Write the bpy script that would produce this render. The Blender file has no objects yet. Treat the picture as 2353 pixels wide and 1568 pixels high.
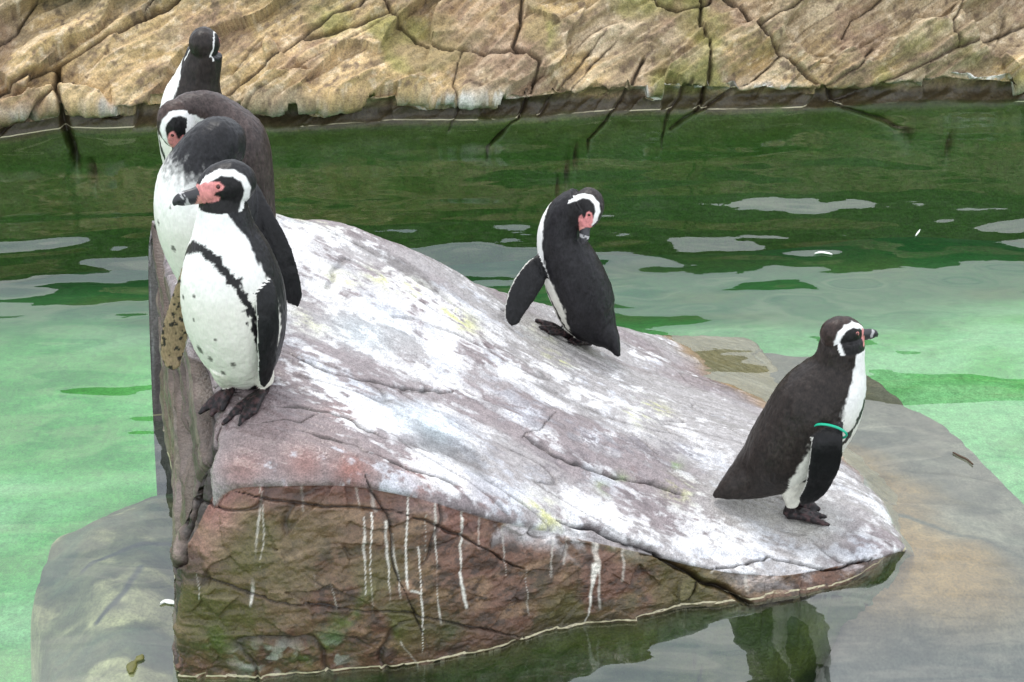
import bpy, math, random
import numpy as np
from mathutils import Vector
from mathutils.bvhtree import BVHTree

random.seed(4)
rng = np.random.default_rng(11)
R = math.radians
scene = bpy.context.scene
col = scene.collection

# ------------------------------------------------------------------ camera
F_PX, IW, IH = 3300.0, 2353.0, 1568.0          # focal length in pixels of the 2353 px wide picture I measured
CAM_H, PITCH = 2.4, R(27.0)
cam = bpy.data.cameras.new('camera')
cam.sensor_width = 36.0
cam.lens = 36.0 * F_PX / IW
cam.clip_end = 500.0
cam_o = bpy.data.objects.new('camera', cam)
col.objects.link(cam_o)
cam_o.location = (0, 0, CAM_H)
cam_o.rotation_euler = (math.pi / 2 - PITCH, 0, 0)
scene.camera = cam_o

# ------------------------------------------------------------------ sky
SUN_EL, SUN_AZ = R(72), R(-30)                 # high behind thin cloud, beyond the back wall on the left
world = bpy.data.worlds.new('World')
scene.world = world
world.use_nodes = True
wn, wl = world.node_tree.nodes, world.node_tree.links
wn.clear()
w_out = wn.new('ShaderNodeOutputWorld')
sky = wn.new('ShaderNodeTexSky')
sky.sky_type = 'NISHITA'
sky.sun_disc = False
sky.sun_elevation = SUN_EL
sky.sun_rotation = SUN_AZ
bg_sky = wn.new('ShaderNodeBackground')
bg_sky.inputs['Strength'].default_value = 0.12
wl.new(sky.outputs[0], bg_sky.inputs[0])
tc = wn.new('ShaderNodeTexCoord')
mp = wn.new('ShaderNodeMapping')
mp.inputs['Scale'].default_value = (1.6, 1.6, 4.0)
cn = wn.new('ShaderNodeTexNoise')
cn.inputs['Scale'].default_value = 1.7
cn.inputs['Detail'].default_value = 6
cn.inputs['Roughness'].default_value = 0.55
cn.inputs['Distortion'].default_value = 0.6
cr = wn.new('ShaderNodeValToRGB')
cr.color_ramp.elements[0].position = 0.34
cr.color_ramp.elements[0].color = (0.50, 0.55, 0.64, 1)
cr.color_ramp.elements[1].position = 0.66
cr.color_ramp.elements[1].color = (1.0, 1.0, 1.0, 1)
bg_cl = wn.new('ShaderNodeBackground')
bg_cl.inputs['Strength'].default_value = 1.8
wl.new(tc.outputs['Generated'], mp.inputs[0])
wl.new(mp.outputs[0], cn.inputs[0])
wl.new(cn.outputs[0], cr.inputs[0])
wl.new(cr.outputs[0], bg_cl.inputs[0])
w_mix = wn.new('ShaderNodeMixShader')
w_mix.inputs[0].default_value = 0.86
wl.new(bg_sky.outputs[0], w_mix.inputs[1])
wl.new(bg_cl.outputs[0], w_mix.inputs[2])
wl.new(w_mix.outputs[0], w_out.inputs[0])

# ------------------------------------------------------------------ sun (veiled)
sun = bpy.data.lights.new('sun', 'SUN')
sun.energy = 1.5
sun.angle = R(16)
sun.color = (1.0, 0.96, 0.9)
sun_o = bpy.data.objects.new('sun', sun)
col.objects.link(sun_o)
sd = Vector((math.sin(SUN_AZ) * math.cos(SUN_EL), math.cos(SUN_AZ) * math.cos(SUN_EL), math.sin(SUN_EL)))
sun_o.rotation_euler = sd.to_track_quat('Z', 'Y').to_euler()

# ------------------------------------------------------------------ exposure
vs = scene.view_settings
vs.view_transform = 'Standard'
vs.look = 'None'
vs.exposure = 0.5
vs.gamma = 1.0
vs.use_curve_mapping = False
scene.cycles.max_bounces = 6
scene.cycles.diffuse_bounces = 3
scene.cycles.glossy_bounces = 3
scene.cycles.transparent_max_bounces = 12
scene.cycles.caustics_reflective = False
scene.cycles.caustics_refractive = False

# ------------------------------------------------------------------ measuring helpers
SP, CP = math.sin(PITCH), math.cos(PITCH)
def ray(x, y):
    a, b = (x - IW / 2) / F_PX, (IH / 2 - y) / F_PX
    return np.array([a, CP + b * SP, -SP + b * CP])
def at_z(x, y, z):
    d = ray(x, y); t = (z - CAM_H) / d[2]
    return np.array([d[0] * t, d[1] * t, z])
def at_y(x, y, Y):
    d = ray(x, y); t = Y / d[1]
    return np.array([d[0] * t, Y, CAM_H + d[2] * t])
def px_m(p):                                   # metres per measured pixel at point p
    return (p[1] * CP + (CAM_H - p[2]) * SP) / F_PX
def project(P):
    P = np.asarray(P, float)
    dep = P[..., 1] * CP + (CAM_H - P[..., 2]) * SP
    up = P[..., 1] * SP + (P[..., 2] - CAM_H) * CP
    return IW / 2 + P[..., 0] / dep * F_PX, IH / 2 - up / dep * F_PX

# ------------------------------------------------------------------ numpy noise
def _fin(h):
    h = h ^ (h >> np.uint32(15)); h = h * np.uint32(2246822519)
    h ^= h >> np.uint32(13); h *= np.uint32(3266489917)
    h ^= h >> np.uint32(16)
    return h.astype(np.float32) * np.float32(1 / 4294967295.0)
def vnoise(p, seed=0):
    p = np.asarray(p, np.float32)
    i = np.floor(p); f = p - i
    f = f * f * f * (f * (f * 6 - 15) + 10)
    i = i.astype(np.int32).view(np.uint32)
    hx = [(i[..., 0] + np.uint32(k)) * np.uint32(374761393) + np.uint32(seed * 3266489917 & 0xffffffff) for k in (0, 1)]
    hy = [(i[..., 1] + np.uint32(k)) * np.uint32(668265263) for k in (0, 1)]
    hz = [(i[..., 2] + np.uint32(k)) * np.uint32(2246822519) for k in (0, 1)]
    fx, fy, fz = f[..., 0], f[..., 1], f[..., 2]
    def lz(a):
        u, v = _fin(a + hz[0]), _fin(a + hz[1])
        return u + (v - u) * fz
    def ly(a):
        u, v = lz(a + hy[0]), lz(a + hy[1])
        return u + (v - u) * fy
    u, v = ly(hx[0]), ly(hx[1])
    return u + (v - u) * fx
def fbm(p, octv=4, seed=0, gain=0.5, lac=2.03):
    p = np.asarray(p, np.float32)
    s, a, tot = 0, 1.0, 0.0
    for k in range(octv):
        s = s + a * vnoise(p, seed + k * 17); tot += a
        p = p * lac + 3.1; a *= gain
    return s / tot
def ridged(p, octv=4, seed=0, gain=0.5):
    p = np.asarray(p, np.float32)
    s, a, tot = 0, 1.0, 0.0
    for k in range(octv):
        s = s + a * (1 - np.abs(2 * vnoise(p, seed + k * 17) - 1)); tot += a
        p = p * 2.07 + 1.7; a *= gain
    return s / tot
def sstep(a, b, x):
    t = np.clip((x - a) / (b - a), 0, 1)
    return t * t * (3 - 2 * t)
def mixc(c, d, m):
    return c + (np.asarray(d, float) - c) * m[..., None]
def poly_dist(P, pts):                          # distance to a polyline, any dimension; also the parameter along it
    P = np.asarray(P, float); pts = np.asarray(pts, float)
    best = np.full(P.shape[:-1], 1e9); par = np.zeros(P.shape[:-1])
    for k in range(len(pts) - 1):
        a, b = pts[k], pts[k + 1]; ab = b - a
        t = np.clip(((P - a) @ ab) / max(ab @ ab, 1e-12), 0, 1)
        d = np.linalg.norm(P - a - t[..., None] * ab, axis=-1)
        m = d < best
        best = np.where(m, d, best); par = np.where(m, (k + t) / (len(pts) - 1), par)
    return best, par
def catmull(ctrl, n):
    c = np.asarray(ctrl, float); k = len(c)
    ext = np.vstack([2 * c[0] - c[1], c, 2 * c[-1] - c[-2]])
    t = np.linspace(0, k - 1, n); i = np.minimum(t.astype(int), k - 2); f = (t - i)[:, None]
    p0, p1, p2, p3 = ext[i], ext[i + 1], ext[i + 2], ext[i + 3]
    return 0.5 * (2 * p1 + (p2 - p0) * f + (2 * p0 - 5 * p1 + 4 * p2 - p3) * f ** 2 + (3 * p1 - p0 - 3 * p2 + p3) * f ** 3)
class TPS:                                      # smooth height through scattered points
    def __init__(self, xy, z, lam=1e-3):
        self.xy = np.asarray(xy, float); n = len(z)
        K = self.phi(self.xy, self.xy) + lam * np.eye(n)
        Q = np.hstack([np.ones((n, 1)), self.xy])
        A = np.block([[K, Q], [Q.T, np.zeros((3, 3))]])
        s = np.linalg.solve(A, np.concatenate([z, np.zeros(3)]))
        self.w, self.a = s[:n], s[n:]
    def phi(self, a, b):
        d2 = ((a[:, None, :] - b[None]) ** 2).sum(-1)
        return 0.5 * d2 * np.log(d2 + 1e-12)
    def __call__(self, xy):
        sh = xy.shape[:-1]; f = xy.reshape(-1, 2); out = np.empty(len(f))
        for s in range(0, len(f), 40000):
            q = f[s:s + 40000]
            out[s:s + 40000] = self.phi(q, self.xy) @ self.w + self.a[0] + q @ self.a[1:]
        return out.reshape(sh)

# ------------------------------------------------------------------ mesh helpers
def mesh_obj(name, V, Fq, mat, parent=None, color=None, smooth=True, tris=False):
    me = bpy.data.meshes.new(name)
    V = np.asarray(V, np.float32).reshape(-1, 3); Fq = np.asarray(Fq, np.int32)
    k = Fq.shape[1]
    me.vertices.add(len(V)); me.vertices.foreach_set('co', V.ravel())
    me.loops.add(Fq.size); me.loops.foreach_set('vertex_index', Fq.ravel())
    me.polygons.add(len(Fq))
    me.polygons.foreach_set('loop_start', np.arange(0, Fq.size, k, dtype=np.int32))
    me.polygons.foreach_set('loop_total', np.full(len(Fq), k, np.int32))
    me.update(calc_edges=True)
    if smooth:
        me.polygons.foreach_set('use_smooth', np.ones(len(Fq), bool))
    if color is not None:
        c = np.asarray(color, np.float32).reshape(len(V), -1)
        if c.shape[1] == 3:
            c = np.hstack([c, np.ones((len(V), 1), np.float32)])
        at = me.color_attributes.new('Col', 'FLOAT_COLOR', 'POINT')
        at.data.foreach_set('color', np.ascontiguousarray(c).ravel())
    me.materials.append(mat)
    o = bpy.data.objects.new(name, me)
    col.objects.link(o)
    o.parent = parent
    return o
def grid_faces(idx):
    a, b, c, d = idx[:-1, :-1], idx[1:, :-1], idx[1:, 1:], idx[:-1, 1:]
    return np.stack([a, b, c, d], -1).reshape(-1, 4)
def vnormals(V, Fq):
    n = np.cross(V[Fq[:, 2]] - V[Fq[:, 0]], V[Fq[:, 3]] - V[Fq[:, 1]])
    N = np.zeros_like(V)
    for k in range(4):
        for ax in range(3):
            N[:, ax] += np.bincount(Fq[:, k], n[:, ax], len(V))
    return N / np.maximum(np.linalg.norm(N, axis=1, keepdims=True), 1e-12)
def empty(name, loc=(0, 0, 0)):
    o = bpy.data.objects.new(name, None); o.empty_display_size = 0.1
    o.location = loc; col.objects.link(o)
    return o
def tag(o, label=None, cat=None, group=None, kind=None):
    if label: o['label'] = label
    if cat: o['category'] = cat
    if group: o['group'] = group
    if kind: o['kind'] = kind
    return o
def adopt(o, root):                              # keep world coordinates while parenting to an empty at root
    o.parent = root
    o.matrix_parent_inverse = root.matrix_basis.inverted()

# ------------------------------------------------------------------ materials
def new_mat(name):
    m = bpy.data.materials.new(name); m.use_nodes = True
    nt = m.node_tree; nt.nodes.clear()
    out = nt.nodes.new('ShaderNodeOutputMaterial')
    return m, nt, out
def rock_mat(name, rough_lo, rough_hi, bump, scale, line=False, spec=0.5):
    """vertex colours (pigment, guano, algae) broken up by fine grain; alpha of the attribute = wetness"""
    m, nt, out = new_mat(name)
    N, L = nt.nodes, nt.links
    b = N.new('ShaderNodeBsdfPrincipled')
    at = N.new('ShaderNodeVertexColor'); at.layer_name = 'Col'
    tcn = N.new('ShaderNodeTexCoord')
    n1 = N.new('ShaderNodeTexNoise'); n1.inputs['Scale'].default_value = scale; n1.inputs['Detail'].default_value = 8
    n1.inputs['Roughness'].default_value = 0.65
    L.new(tcn.outputs['Object'], n1.inputs[0])
    r1 = N.new('ShaderNodeMapRange')
    r1.inputs['From Min'].default_value = 0.3; r1.inputs['From Max'].default_value = 0.7
    r1.inputs['To Min'].default_value = 0.72; r1.inputs['To Max'].default_value = 1.25
    L.new(n1.outputs[0], r1.inputs['Value'])
    mul = N.new('ShaderNodeVectorMath'); mul.operation = 'MULTIPLY'
    L.new(at.outputs['Color'], mul.inputs[0]); L.new(r1.outputs[0], mul.inputs[1])
    n4 = N.new('ShaderNodeTexNoise'); n4.inputs['Scale'].default_value = scale * 4.3; n4.inputs['Detail'].default_value = 5; n4.inputs['Roughness'].default_value = 0.7
    L.new(tcn.outputs['Object'], n4.inputs[0])
    r4 = N.new('ShaderNodeMapRange'); r4.inputs['From Min'].default_value = 0.32; r4.inputs['From Max'].default_value = 0.62
    r4.inputs['To Min'].default_value = 0.55; r4.inputs['To Max'].default_value = 1.18
    L.new(n4.outputs[0], r4.inputs['Value'])
    mu4 = N.new('ShaderNodeVectorMath'); mu4.operation = 'MULTIPLY'; L.new(mul.outputs[0], mu4.inputs[0]); L.new(r4.outputs[0], mu4.inputs[1])
    last = mu4.outputs[0]
    if line:                                     # pale meniscus glint at the water's edge, painted into the rock colour
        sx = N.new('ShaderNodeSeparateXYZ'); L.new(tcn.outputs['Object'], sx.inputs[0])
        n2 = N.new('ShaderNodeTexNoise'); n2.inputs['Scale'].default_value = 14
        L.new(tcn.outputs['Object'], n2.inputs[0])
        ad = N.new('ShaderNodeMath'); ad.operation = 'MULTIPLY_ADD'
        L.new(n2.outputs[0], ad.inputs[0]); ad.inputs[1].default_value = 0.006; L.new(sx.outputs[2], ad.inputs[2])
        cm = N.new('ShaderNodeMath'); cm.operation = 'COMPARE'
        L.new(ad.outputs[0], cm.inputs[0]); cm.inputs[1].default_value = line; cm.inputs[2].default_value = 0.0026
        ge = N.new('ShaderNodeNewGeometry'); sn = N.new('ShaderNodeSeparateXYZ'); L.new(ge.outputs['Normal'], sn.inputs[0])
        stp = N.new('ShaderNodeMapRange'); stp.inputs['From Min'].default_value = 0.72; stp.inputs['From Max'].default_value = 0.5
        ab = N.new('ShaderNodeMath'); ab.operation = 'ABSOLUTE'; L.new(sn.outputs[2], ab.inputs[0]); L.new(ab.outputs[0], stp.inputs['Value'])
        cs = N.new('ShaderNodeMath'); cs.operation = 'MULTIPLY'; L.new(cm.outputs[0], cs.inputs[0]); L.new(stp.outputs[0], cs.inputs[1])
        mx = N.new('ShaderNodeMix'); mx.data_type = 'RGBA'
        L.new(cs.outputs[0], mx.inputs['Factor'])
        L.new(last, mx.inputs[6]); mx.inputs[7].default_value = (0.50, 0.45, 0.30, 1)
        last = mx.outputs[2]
    L.new(last, b.inputs['Base Color'])
    rr = N.new('ShaderNodeMapRange')
    rr.inputs['To Min'].default_value = rough_hi; rr.inputs['To Max'].default_value = rough_lo
    L.new(at.outputs['Alpha'], rr.inputs['Value']); L.new(rr.outputs[0], b.inputs['Roughness'])
    b.inputs['Specular IOR Level'].default_value = spec
    bp = N.new('ShaderNodeBump'); bp.inputs['Strength'].default_value = bump; bp.inputs['Distance'].default_value = 0.006
    n3 = N.new('ShaderNodeTexNoise'); n3.inputs['Scale'].default_value = scale * 2.2; n3.inputs['Detail'].default_value = 7
    L.new(tcn.outputs['Object'], n3.inputs[0])
    L.new(n3.outputs[0], bp.inputs['Height']); L.new(bp.outputs[0], b.inputs['Normal'])
    L.new(b.outputs[0], out.inputs[0])
    return m
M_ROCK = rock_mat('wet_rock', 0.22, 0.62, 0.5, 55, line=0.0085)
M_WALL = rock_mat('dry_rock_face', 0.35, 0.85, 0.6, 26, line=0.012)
M_BED = rock_mat('submerged_rock', 0.7, 0.9, 0.3, 30)

def water_mat():
    m, nt, out = new_mat('pool_water')
    N, L = nt.nodes, nt.links
    tr = N.new('ShaderNodeBsdfTransparent'); tr.inputs[0].default_value = (0.88, 0.97, 0.91, 1)
    gl = N.new('ShaderNodeBsdfGlossy'); gl.inputs['Roughness'].default_value = 0.02
    fr = N.new('ShaderNodeFresnel'); fr.inputs['IOR'].default_value = 1.5
    tcn = N.new('ShaderNodeTexCoord')
    mpn = N.new('ShaderNodeMapping'); mpn.inputs['Scale'].default_value = (5.0, 11.0, 5.0)
    n = N.new('ShaderNodeTexNoise'); n.inputs['Scale'].default_value = 1.0; n.inputs['Detail'].default_value = 2
    bp = N.new('ShaderNodeBump'); bp.inputs['Strength'].default_value = 0.06; bp.inputs['Distance'].default_value = 0.02
    L.new(tcn.outputs['Object'], mpn.inputs[0]); L.new(mpn.outputs[0], n.inputs[0]); L.new(n.outputs[0], bp.inputs['Height'])
    L.new(bp.outputs[0], gl.inputs['Normal']); L.new(bp.outputs[0], fr.inputs['Normal'])
    mx = N.new('ShaderNodeMixShader')
    cl = N.new('ShaderNodeMapRange'); cl.inputs['From Min'].default_value = 0.04; cl.inputs['From Max'].default_value = 0.20
    cl.inputs['To Min'].default_value = 0.155; cl.inputs['To Max'].default_value = 0.118
    L.new(fr.outputs[0], cl.inputs['Value']); L.new(cl.outputs[0], mx.inputs[0]); L.new(tr.outputs[0], mx.inputs[1]); L.new(gl.outputs[0], mx.inputs[2])
    L.new(mx.outputs[0], out.inputs[0])
    return m
M_WATER = water_mat()

def feather_mat(name, rough=0.42):
    m, nt, out = new_mat(name)
    N, L = nt.nodes, nt.links
    b = N.new('ShaderNodeBsdfPrincipled')
    at = N.new('ShaderNodeVertexColor'); at.layer_name = 'Col'
    tcn = N.new('ShaderNodeTexCoord')
    mpn = N.new('ShaderNodeMapping'); mpn.inputs['Scale'].default_value = (260, 260, 90)
    n = N.new('ShaderNodeTexNoise'); n.inputs['Scale'].default_value = 1.0; n.inputs['Detail'].default_value = 4
    L.new(tcn.outputs['Object'], mpn.inputs[0]); L.new(mpn.outputs[0], n.inputs[0])
    n2 = N.new('ShaderNodeTexNoise'); n2.inputs['Scale'].default_value = 95; n2.inputs['Detail'].default_value = 3
    L.new(tcn.outputs['Object'], n2.inputs[0])
    avg = N.new('ShaderNodeMath'); avg.operation = 'ADD'; L.new(n.outputs[0], avg.inputs[0]); L.new(n2.outputs[0], avg.inputs[1])
    cen = N.new('ShaderNodeMath'); cen.operation = 'SUBTRACT'; L.new(avg.outputs[0], cen.inputs[0]); cen.inputs[1].default_value = 1.0
    bw = N.new('ShaderNodeRGBToBW'); L.new(at.outputs['Color'], bw.inputs[0])
    amp = N.new('ShaderNodeMapRange'); amp.inputs['From Min'].default_value = 0.03; amp.inputs['From Max'].default_value = 0.5
    amp.inputs['To Min'].default_value = 1.7; amp.inputs['To Max'].default_value = 0.22     # dark plumage is mottled, white is even
    L.new(bw.outputs[0], amp.inputs['Value'])
    r = N.new('ShaderNodeMath'); r.operation = 'MULTIPLY_ADD'; L.new(cen.outputs[0], r.inputs[0]); L.new(amp.outputs[0], r.inputs[1]); r.inputs[2].default_value = 1.0
    rc = N.new('ShaderNodeMath'); rc.operation = 'MAXIMUM'; L.new(r.outputs[0], rc.inputs[0]); rc.inputs[1].default_value = 0.25
    mul = N.new('ShaderNodeVectorMath'); mul.operation = 'MULTIPLY'
    L.new(at.outputs['Color'], mul.inputs[0]); L.new(rc.outputs[0], mul.inputs[1])
    L.new(mul.outputs[0], b.inputs['Base Color'])
    b.inputs['Roughness'].default_value = rough
    b.inputs['Specular IOR Level'].default_value = 0.24
    b.inputs['Sheen Weight'].default_value = 0.0
    b.inputs['Sheen Roughness'].default_value = 0.5
    bp = N.new('ShaderNodeBump'); bp.inputs['Strength'].default_value = 0.32; bp.inputs['Distance'].default_value = 0.002
    L.new(avg.outputs[0], bp.inputs['Height']); L.new(bp.outputs[0], b.inputs['Normal'])
    L.new(b.outputs[0], out.inputs[0])
    return m
M_FEATHER = feather_mat('penguin_feathers')
def plain_mat(name, c, rough=0.5, spec=0.5, attr=False, scale=80, amp=0.25):
    m, nt, out = new_mat(name)
    N, L = nt.nodes, nt.links
    b = N.new('ShaderNodeBsdfPrincipled')
    tcn = N.new('ShaderNodeTexCoord')
    n = N.new('ShaderNodeTexNoise'); n.inputs['Scale'].default_value = scale; n.inputs['Detail'].default_value = 4
    L.new(tcn.outputs['Object'], n.inputs[0])
    r = N.new('ShaderNodeMapRange'); r.inputs['To Min'].default_value = 1 - amp; r.inputs['To Max'].default_value = 1 + amp
    L.new(n.outputs[0], r.inputs['Value'])
    mul = N.new('ShaderNodeVectorMath'); mul.operation = 'MULTIPLY'
    if attr:
        at = N.new('ShaderNodeVertexColor'); at.layer_name = 'Col'; L.new(at.outputs['Color'], mul.inputs[0])
    else:
        mul.inputs[0].default_value = c
    L.new(r.outputs[0], mul.inputs[1]); L.new(mul.outputs[0], b.inputs['Base Color'])
    b.inputs['Roughness'].default_value = rough
    b.inputs['Specular IOR Level'].default_value = spec
    L.new(b.outputs[0], out.inputs[0])
    return m
M_BEAK = plain_mat('beak_horn', None, 0.35, attr=True, scale=150)
M_EYE = plain_mat('eye_dark', (0.05, 0.012, 0.01), 0.08)
M_EYERING = plain_mat('eye_ring_skin', (0.62, 0.22, 0.20), 0.5)
M_BAND = plain_mat('green_plastic', (0.0, 0.36, 0.21), 0.35, amp=0.08)

# ================================================================== SETTING
# ---- pool floor
def heightfield(name, x0, x1, y0, y1, nx, ny, zfun, cfun, mat, wet=0.0):
    X, Y = np.meshgrid(np.linspace(x0, x1, nx), np.linspace(y0, y1, ny))
    Z = zfun(X, Y)
    P = np.stack([X, Y, Z], -1)
    c = cfun(P)
    if c.shape[-1] == 3:
        c = np.concatenate([c, np.full(c.shape[:-1] + (1,), wet)], -1)
    idx = np.arange(nx * ny).reshape(ny, nx).T
    return mesh_obj(name, P.reshape(-1, 3), grid_faces(idx), mat, color=c.reshape(-1, 4))
def floor_z(X, Y):
    P = np.stack([X, Y, 0 * X], -1)
    z = -0.50 - 0.3 * sstep(5.4, 7.2, Y) + 0.10 * (fbm(P * 0.9, 3, 5) - 0.5)
    z -= 0.3 * sstep(2.9, 2.4, Y) * sstep(-0.9, -0.5, X)
    return z
def floor_c(P):
    n = fbm(P * np.array([1.6, 2.4, 1]), 5, 21)
    c = np.empty(P.shape); c[:] = (0.075, 0.29, 0.065)
    c = mixc(c, (0.17, 0.37, 0.17), sstep(0.45, 0.62, n) * 0.85)
    c = mixc(c, (0.03, 0.17, 0.02), sstep(0.55, 0.7, fbm(P * np.array([4, 7, 1]), 4, 23)) * 0.6)
    c = mixc(c, (0.025, 0.16, 0.02), sstep(0.5, 0.3, n) * 0.7)
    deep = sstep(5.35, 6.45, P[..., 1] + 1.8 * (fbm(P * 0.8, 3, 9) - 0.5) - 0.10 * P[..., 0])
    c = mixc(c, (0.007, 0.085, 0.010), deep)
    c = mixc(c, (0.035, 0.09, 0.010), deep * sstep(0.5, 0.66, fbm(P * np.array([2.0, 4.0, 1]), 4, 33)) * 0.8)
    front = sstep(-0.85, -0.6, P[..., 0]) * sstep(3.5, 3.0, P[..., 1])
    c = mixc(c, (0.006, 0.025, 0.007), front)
    return c
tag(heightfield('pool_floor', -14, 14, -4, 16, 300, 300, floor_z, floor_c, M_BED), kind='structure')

# ---- water surface: long low swell, real relief
def water_z(X, Y):
    P = np.stack([X * 0.9 + Y * 0.25, Y * 2.0 - X * 0.2, 0 * X], -1)
    a = fbm(P * 0.78, 2, 97) - 0.5
    b = fbm(P * 2.3 + 7, 2, 72) - 0.5
    c_ = fbm(P * 5.5 + 3, 2, 73) - 0.5
    calm = 1 - 0.88 * sstep(3.75, 3.3, Y) * sstep(-1.1, -0.8, X)          # sheltered water in front of the boulder
    far = 1 - 0.45 * sstep(5.4, 6.3, Y)
    return (0.084 * a + 0.030 * b * far) * calm + 0.0036 * c_ * far
nx, ny = 470, 470
X, Y = np.meshgrid(np.linspace(-3.6, 3.6, nx), np.linspace(1.4, 8.6, ny))
fade = sstep(0, 0.5, np.minimum(np.minimum(X + 3.6, 3.6 - X), np.minimum(Y - 1.4, 8.6 - Y)))
Z = (water_z(X, Y) ) * fade
P = np.stack([X, Y, Z], -1)
V = [P.reshape(-1, 3)]
Fq = [grid_faces(np.arange(nx * ny).reshape(ny, nx).T)]
# calm outer ring so the pool does not end at the frame
o_ = np.array([[-14, -4, 0], [14, -4, 0], [14, 16, 0], [-14, 16, 0], [-3.6, 1.4, 0], [3.6, 1.4, 0], [3.6, 8.6, 0], [-3.6, 8.6, 0]], float)
b_ = nx * ny
V.append(o_); Fq.append(np.array([[0, 1, 5, 4], [1, 2, 6, 5], [2, 3, 7, 6], [3, 0, 4, 7]]) + b_)
tag(mesh_obj('water', np.vstack(V), np.vstack(Fq), M_WATER), kind='structure')

# ---- the main rock ------------------------------------------------
W_PX = [(415, 1552), (520, 1556), (620, 1553), (830, 1537), (1000, 1512), (1120, 1490), (1250, 1455), (1370, 1432), (1480, 1420), (1600, 1402), (1700, 1390), (1800, 1375), (1900, 1356), (1990, 1336), (2050, 1318), (2110, 1330)]
E_PX = [(485, 1100), (545, 1085), (620, 1082), (830, 1086), (1000, 1125), (1120, 1160), (1250, 1190), (1370, 1222), (1480, 1252), (1600, 1288), (1700, 1308), (1800, 1316), (1890, 1302), (1980, 1282), (2040, 1268), (2110, 1300)]
Wp = np.array([at_z(x, y, 0.0) for x, y in W_PX])
Ep = []
for (x, y), w in zip(E_PX, Wp):
    h0 = at_y(x, y, w[1])[2]
    Ep.append(at_y(x, y, w[1] + 0.03 + 0.16 * max(h0, 0)))
Ep = np.array(Ep); Ep[-1] = at_z(2110, 1290, -.14)
B_PX = [(340, 452, .80), (480, 452, .785), (630, 482, .735), (770, 508, .67), (900, 550, .60), (1010, 592, .51), (1100, 640, .42), (1250, 690, .29), (1420, 742, .13), (1500, 762, .03), (1600, 775, -.09), (1720, 785, -.14)]
Bp = np.array([at_z(*q) for q in B_PX])
L_PX = [(340, 452, .80), (372, 590, .745), (410, 720, .69), (445, 840, .64), (470, 950, .595), (478, 1040, .55)]
Lp = np.array([at_z(*q) for q in L_PX] + [Ep[0]])
R_PX = [(1720, 785, -.14), (1800, 870, -.14), (1930, 985, -.15), (2060, 1100, -.15), (2140, 1180, -.14)]
Rp = np.array([at_z(*q) for q in R_PX] + [Ep[-1]])
extra = [(1480, 765, .02), (1600, 850, .0), (1700, 905, .0), (1830, 985, .0), (1950, 1065, .0), (2040, 1180, .0), (2062, 1245, .0),
         (1330, 800, .235), (1840, 1200, .075), (1000, 850, .47), (760, 800, .60), (1250, 1000, .335), (1560, 1090, .17)]
tp = np.vstack([Ep, Bp, Lp, Rp, [at_z(*q) for q in extra]])
_, ui = np.unique(np.round(tp[:, :2], 4), axis=0, return_index=True)
tp = tp[np.sort(ui)]
rock_top = TPS(tp[:, :2], tp[:, 2], 2e-3)
NC, NR = 680, 400
bcur, fcur, lcur, rcur = catmull(Bp, NC), catmull(Ep, NC), catmull(Lp, NR), catmull(Rp, NR)
# even out spacing along the curves
def even(c, n):
    s = np.concatenate([[0], np.cumsum(np.linalg.norm(np.diff(c, axis=0), axis=1))])
    q = np.linspace(0, s[-1], n)
    return np.stack([np.interp(q, s, c[:, k]) for k in range(3)], -1)
bcur, fcur, lcur, rcur = even(bcur, NC), even(fcur, NC), even(lcur, NR), even(rcur, NR)
a = np.linspace(0, 1, NC)[None, :, None]; b = np.linspace(0, 1, NR)[:, None, None]
G = ((1 - b) * bcur[None] + b * fcur[None] + (1 - a) * lcur[:, None] + a * rcur[:, None]
     - ((1 - a) * (1 - b) * bcur[0] + a * (1 - b) * bcur[-1] + (1 - a) * b * fcur[0] + a * b * fcur[-1]))
G[..., 2] = rock_top(G[..., :2])
# soften the rim
def edge_d():
    A = np.linalg.norm(G - G[-1:, :], axis=-1); Bk = np.linalg.norm(G - G[:1, :], axis=-1); Lf = np.linalg.norm(G - G[:, :1], axis=-1)
    return A, Bk, Lf
dF, dB, dL = edge_d()
P2 = G * np.array([1, 1, 0])
rr = 0.045 + 0.05 * fbm(P2 * 3, 2, 3)
for dd in (dF, dL, dB):
    q = np.clip(1 - dd / rr, 0, 1)
    G[..., 2] -= rr * (1 - np.sqrt(np.maximum(1 - q * q, 0))) * 0.55 * np.clip(G[..., 2] / 0.25, .15, 1)
idx_top = np.arange(NC * NR).reshape(NR, NC)
Vs = [G.reshape(-1, 3)]
Fs = [grid_faces(idx_top.T)]
# left + front skirt
per = np.concatenate([idx_top[:, 0], idx_top[-1, 1:]])
top_e = Vs[0][per]
wl_left = np.array([at_z(398, 1000, 0.0) + np.array([-.05, .05, 0]), at_z(396, 1100, 0), at_z(398, 1250, 0.0), at_z(404, 1400, 0.0), at_z(408, 1500, 0.0), Wp[0]])
wl = np.vstack([even(catmull(wl_left, NR), NR), even(catmull(Wp, NC), NC)[1:]])
wl[:, 2] = np.minimum(0, top_e[:, 2] - 0.05)
ND, NU = 170, 36
dirs = wl - top_e; dirs[:, 2] = 0
outv = np.zeros_like(wl)
tang = np.gradient(wl, axis=0); tang[:, 2] = 0
outv[:, 0], outv[:, 1] = tang[:, 1], -tang[:, 0]
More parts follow.
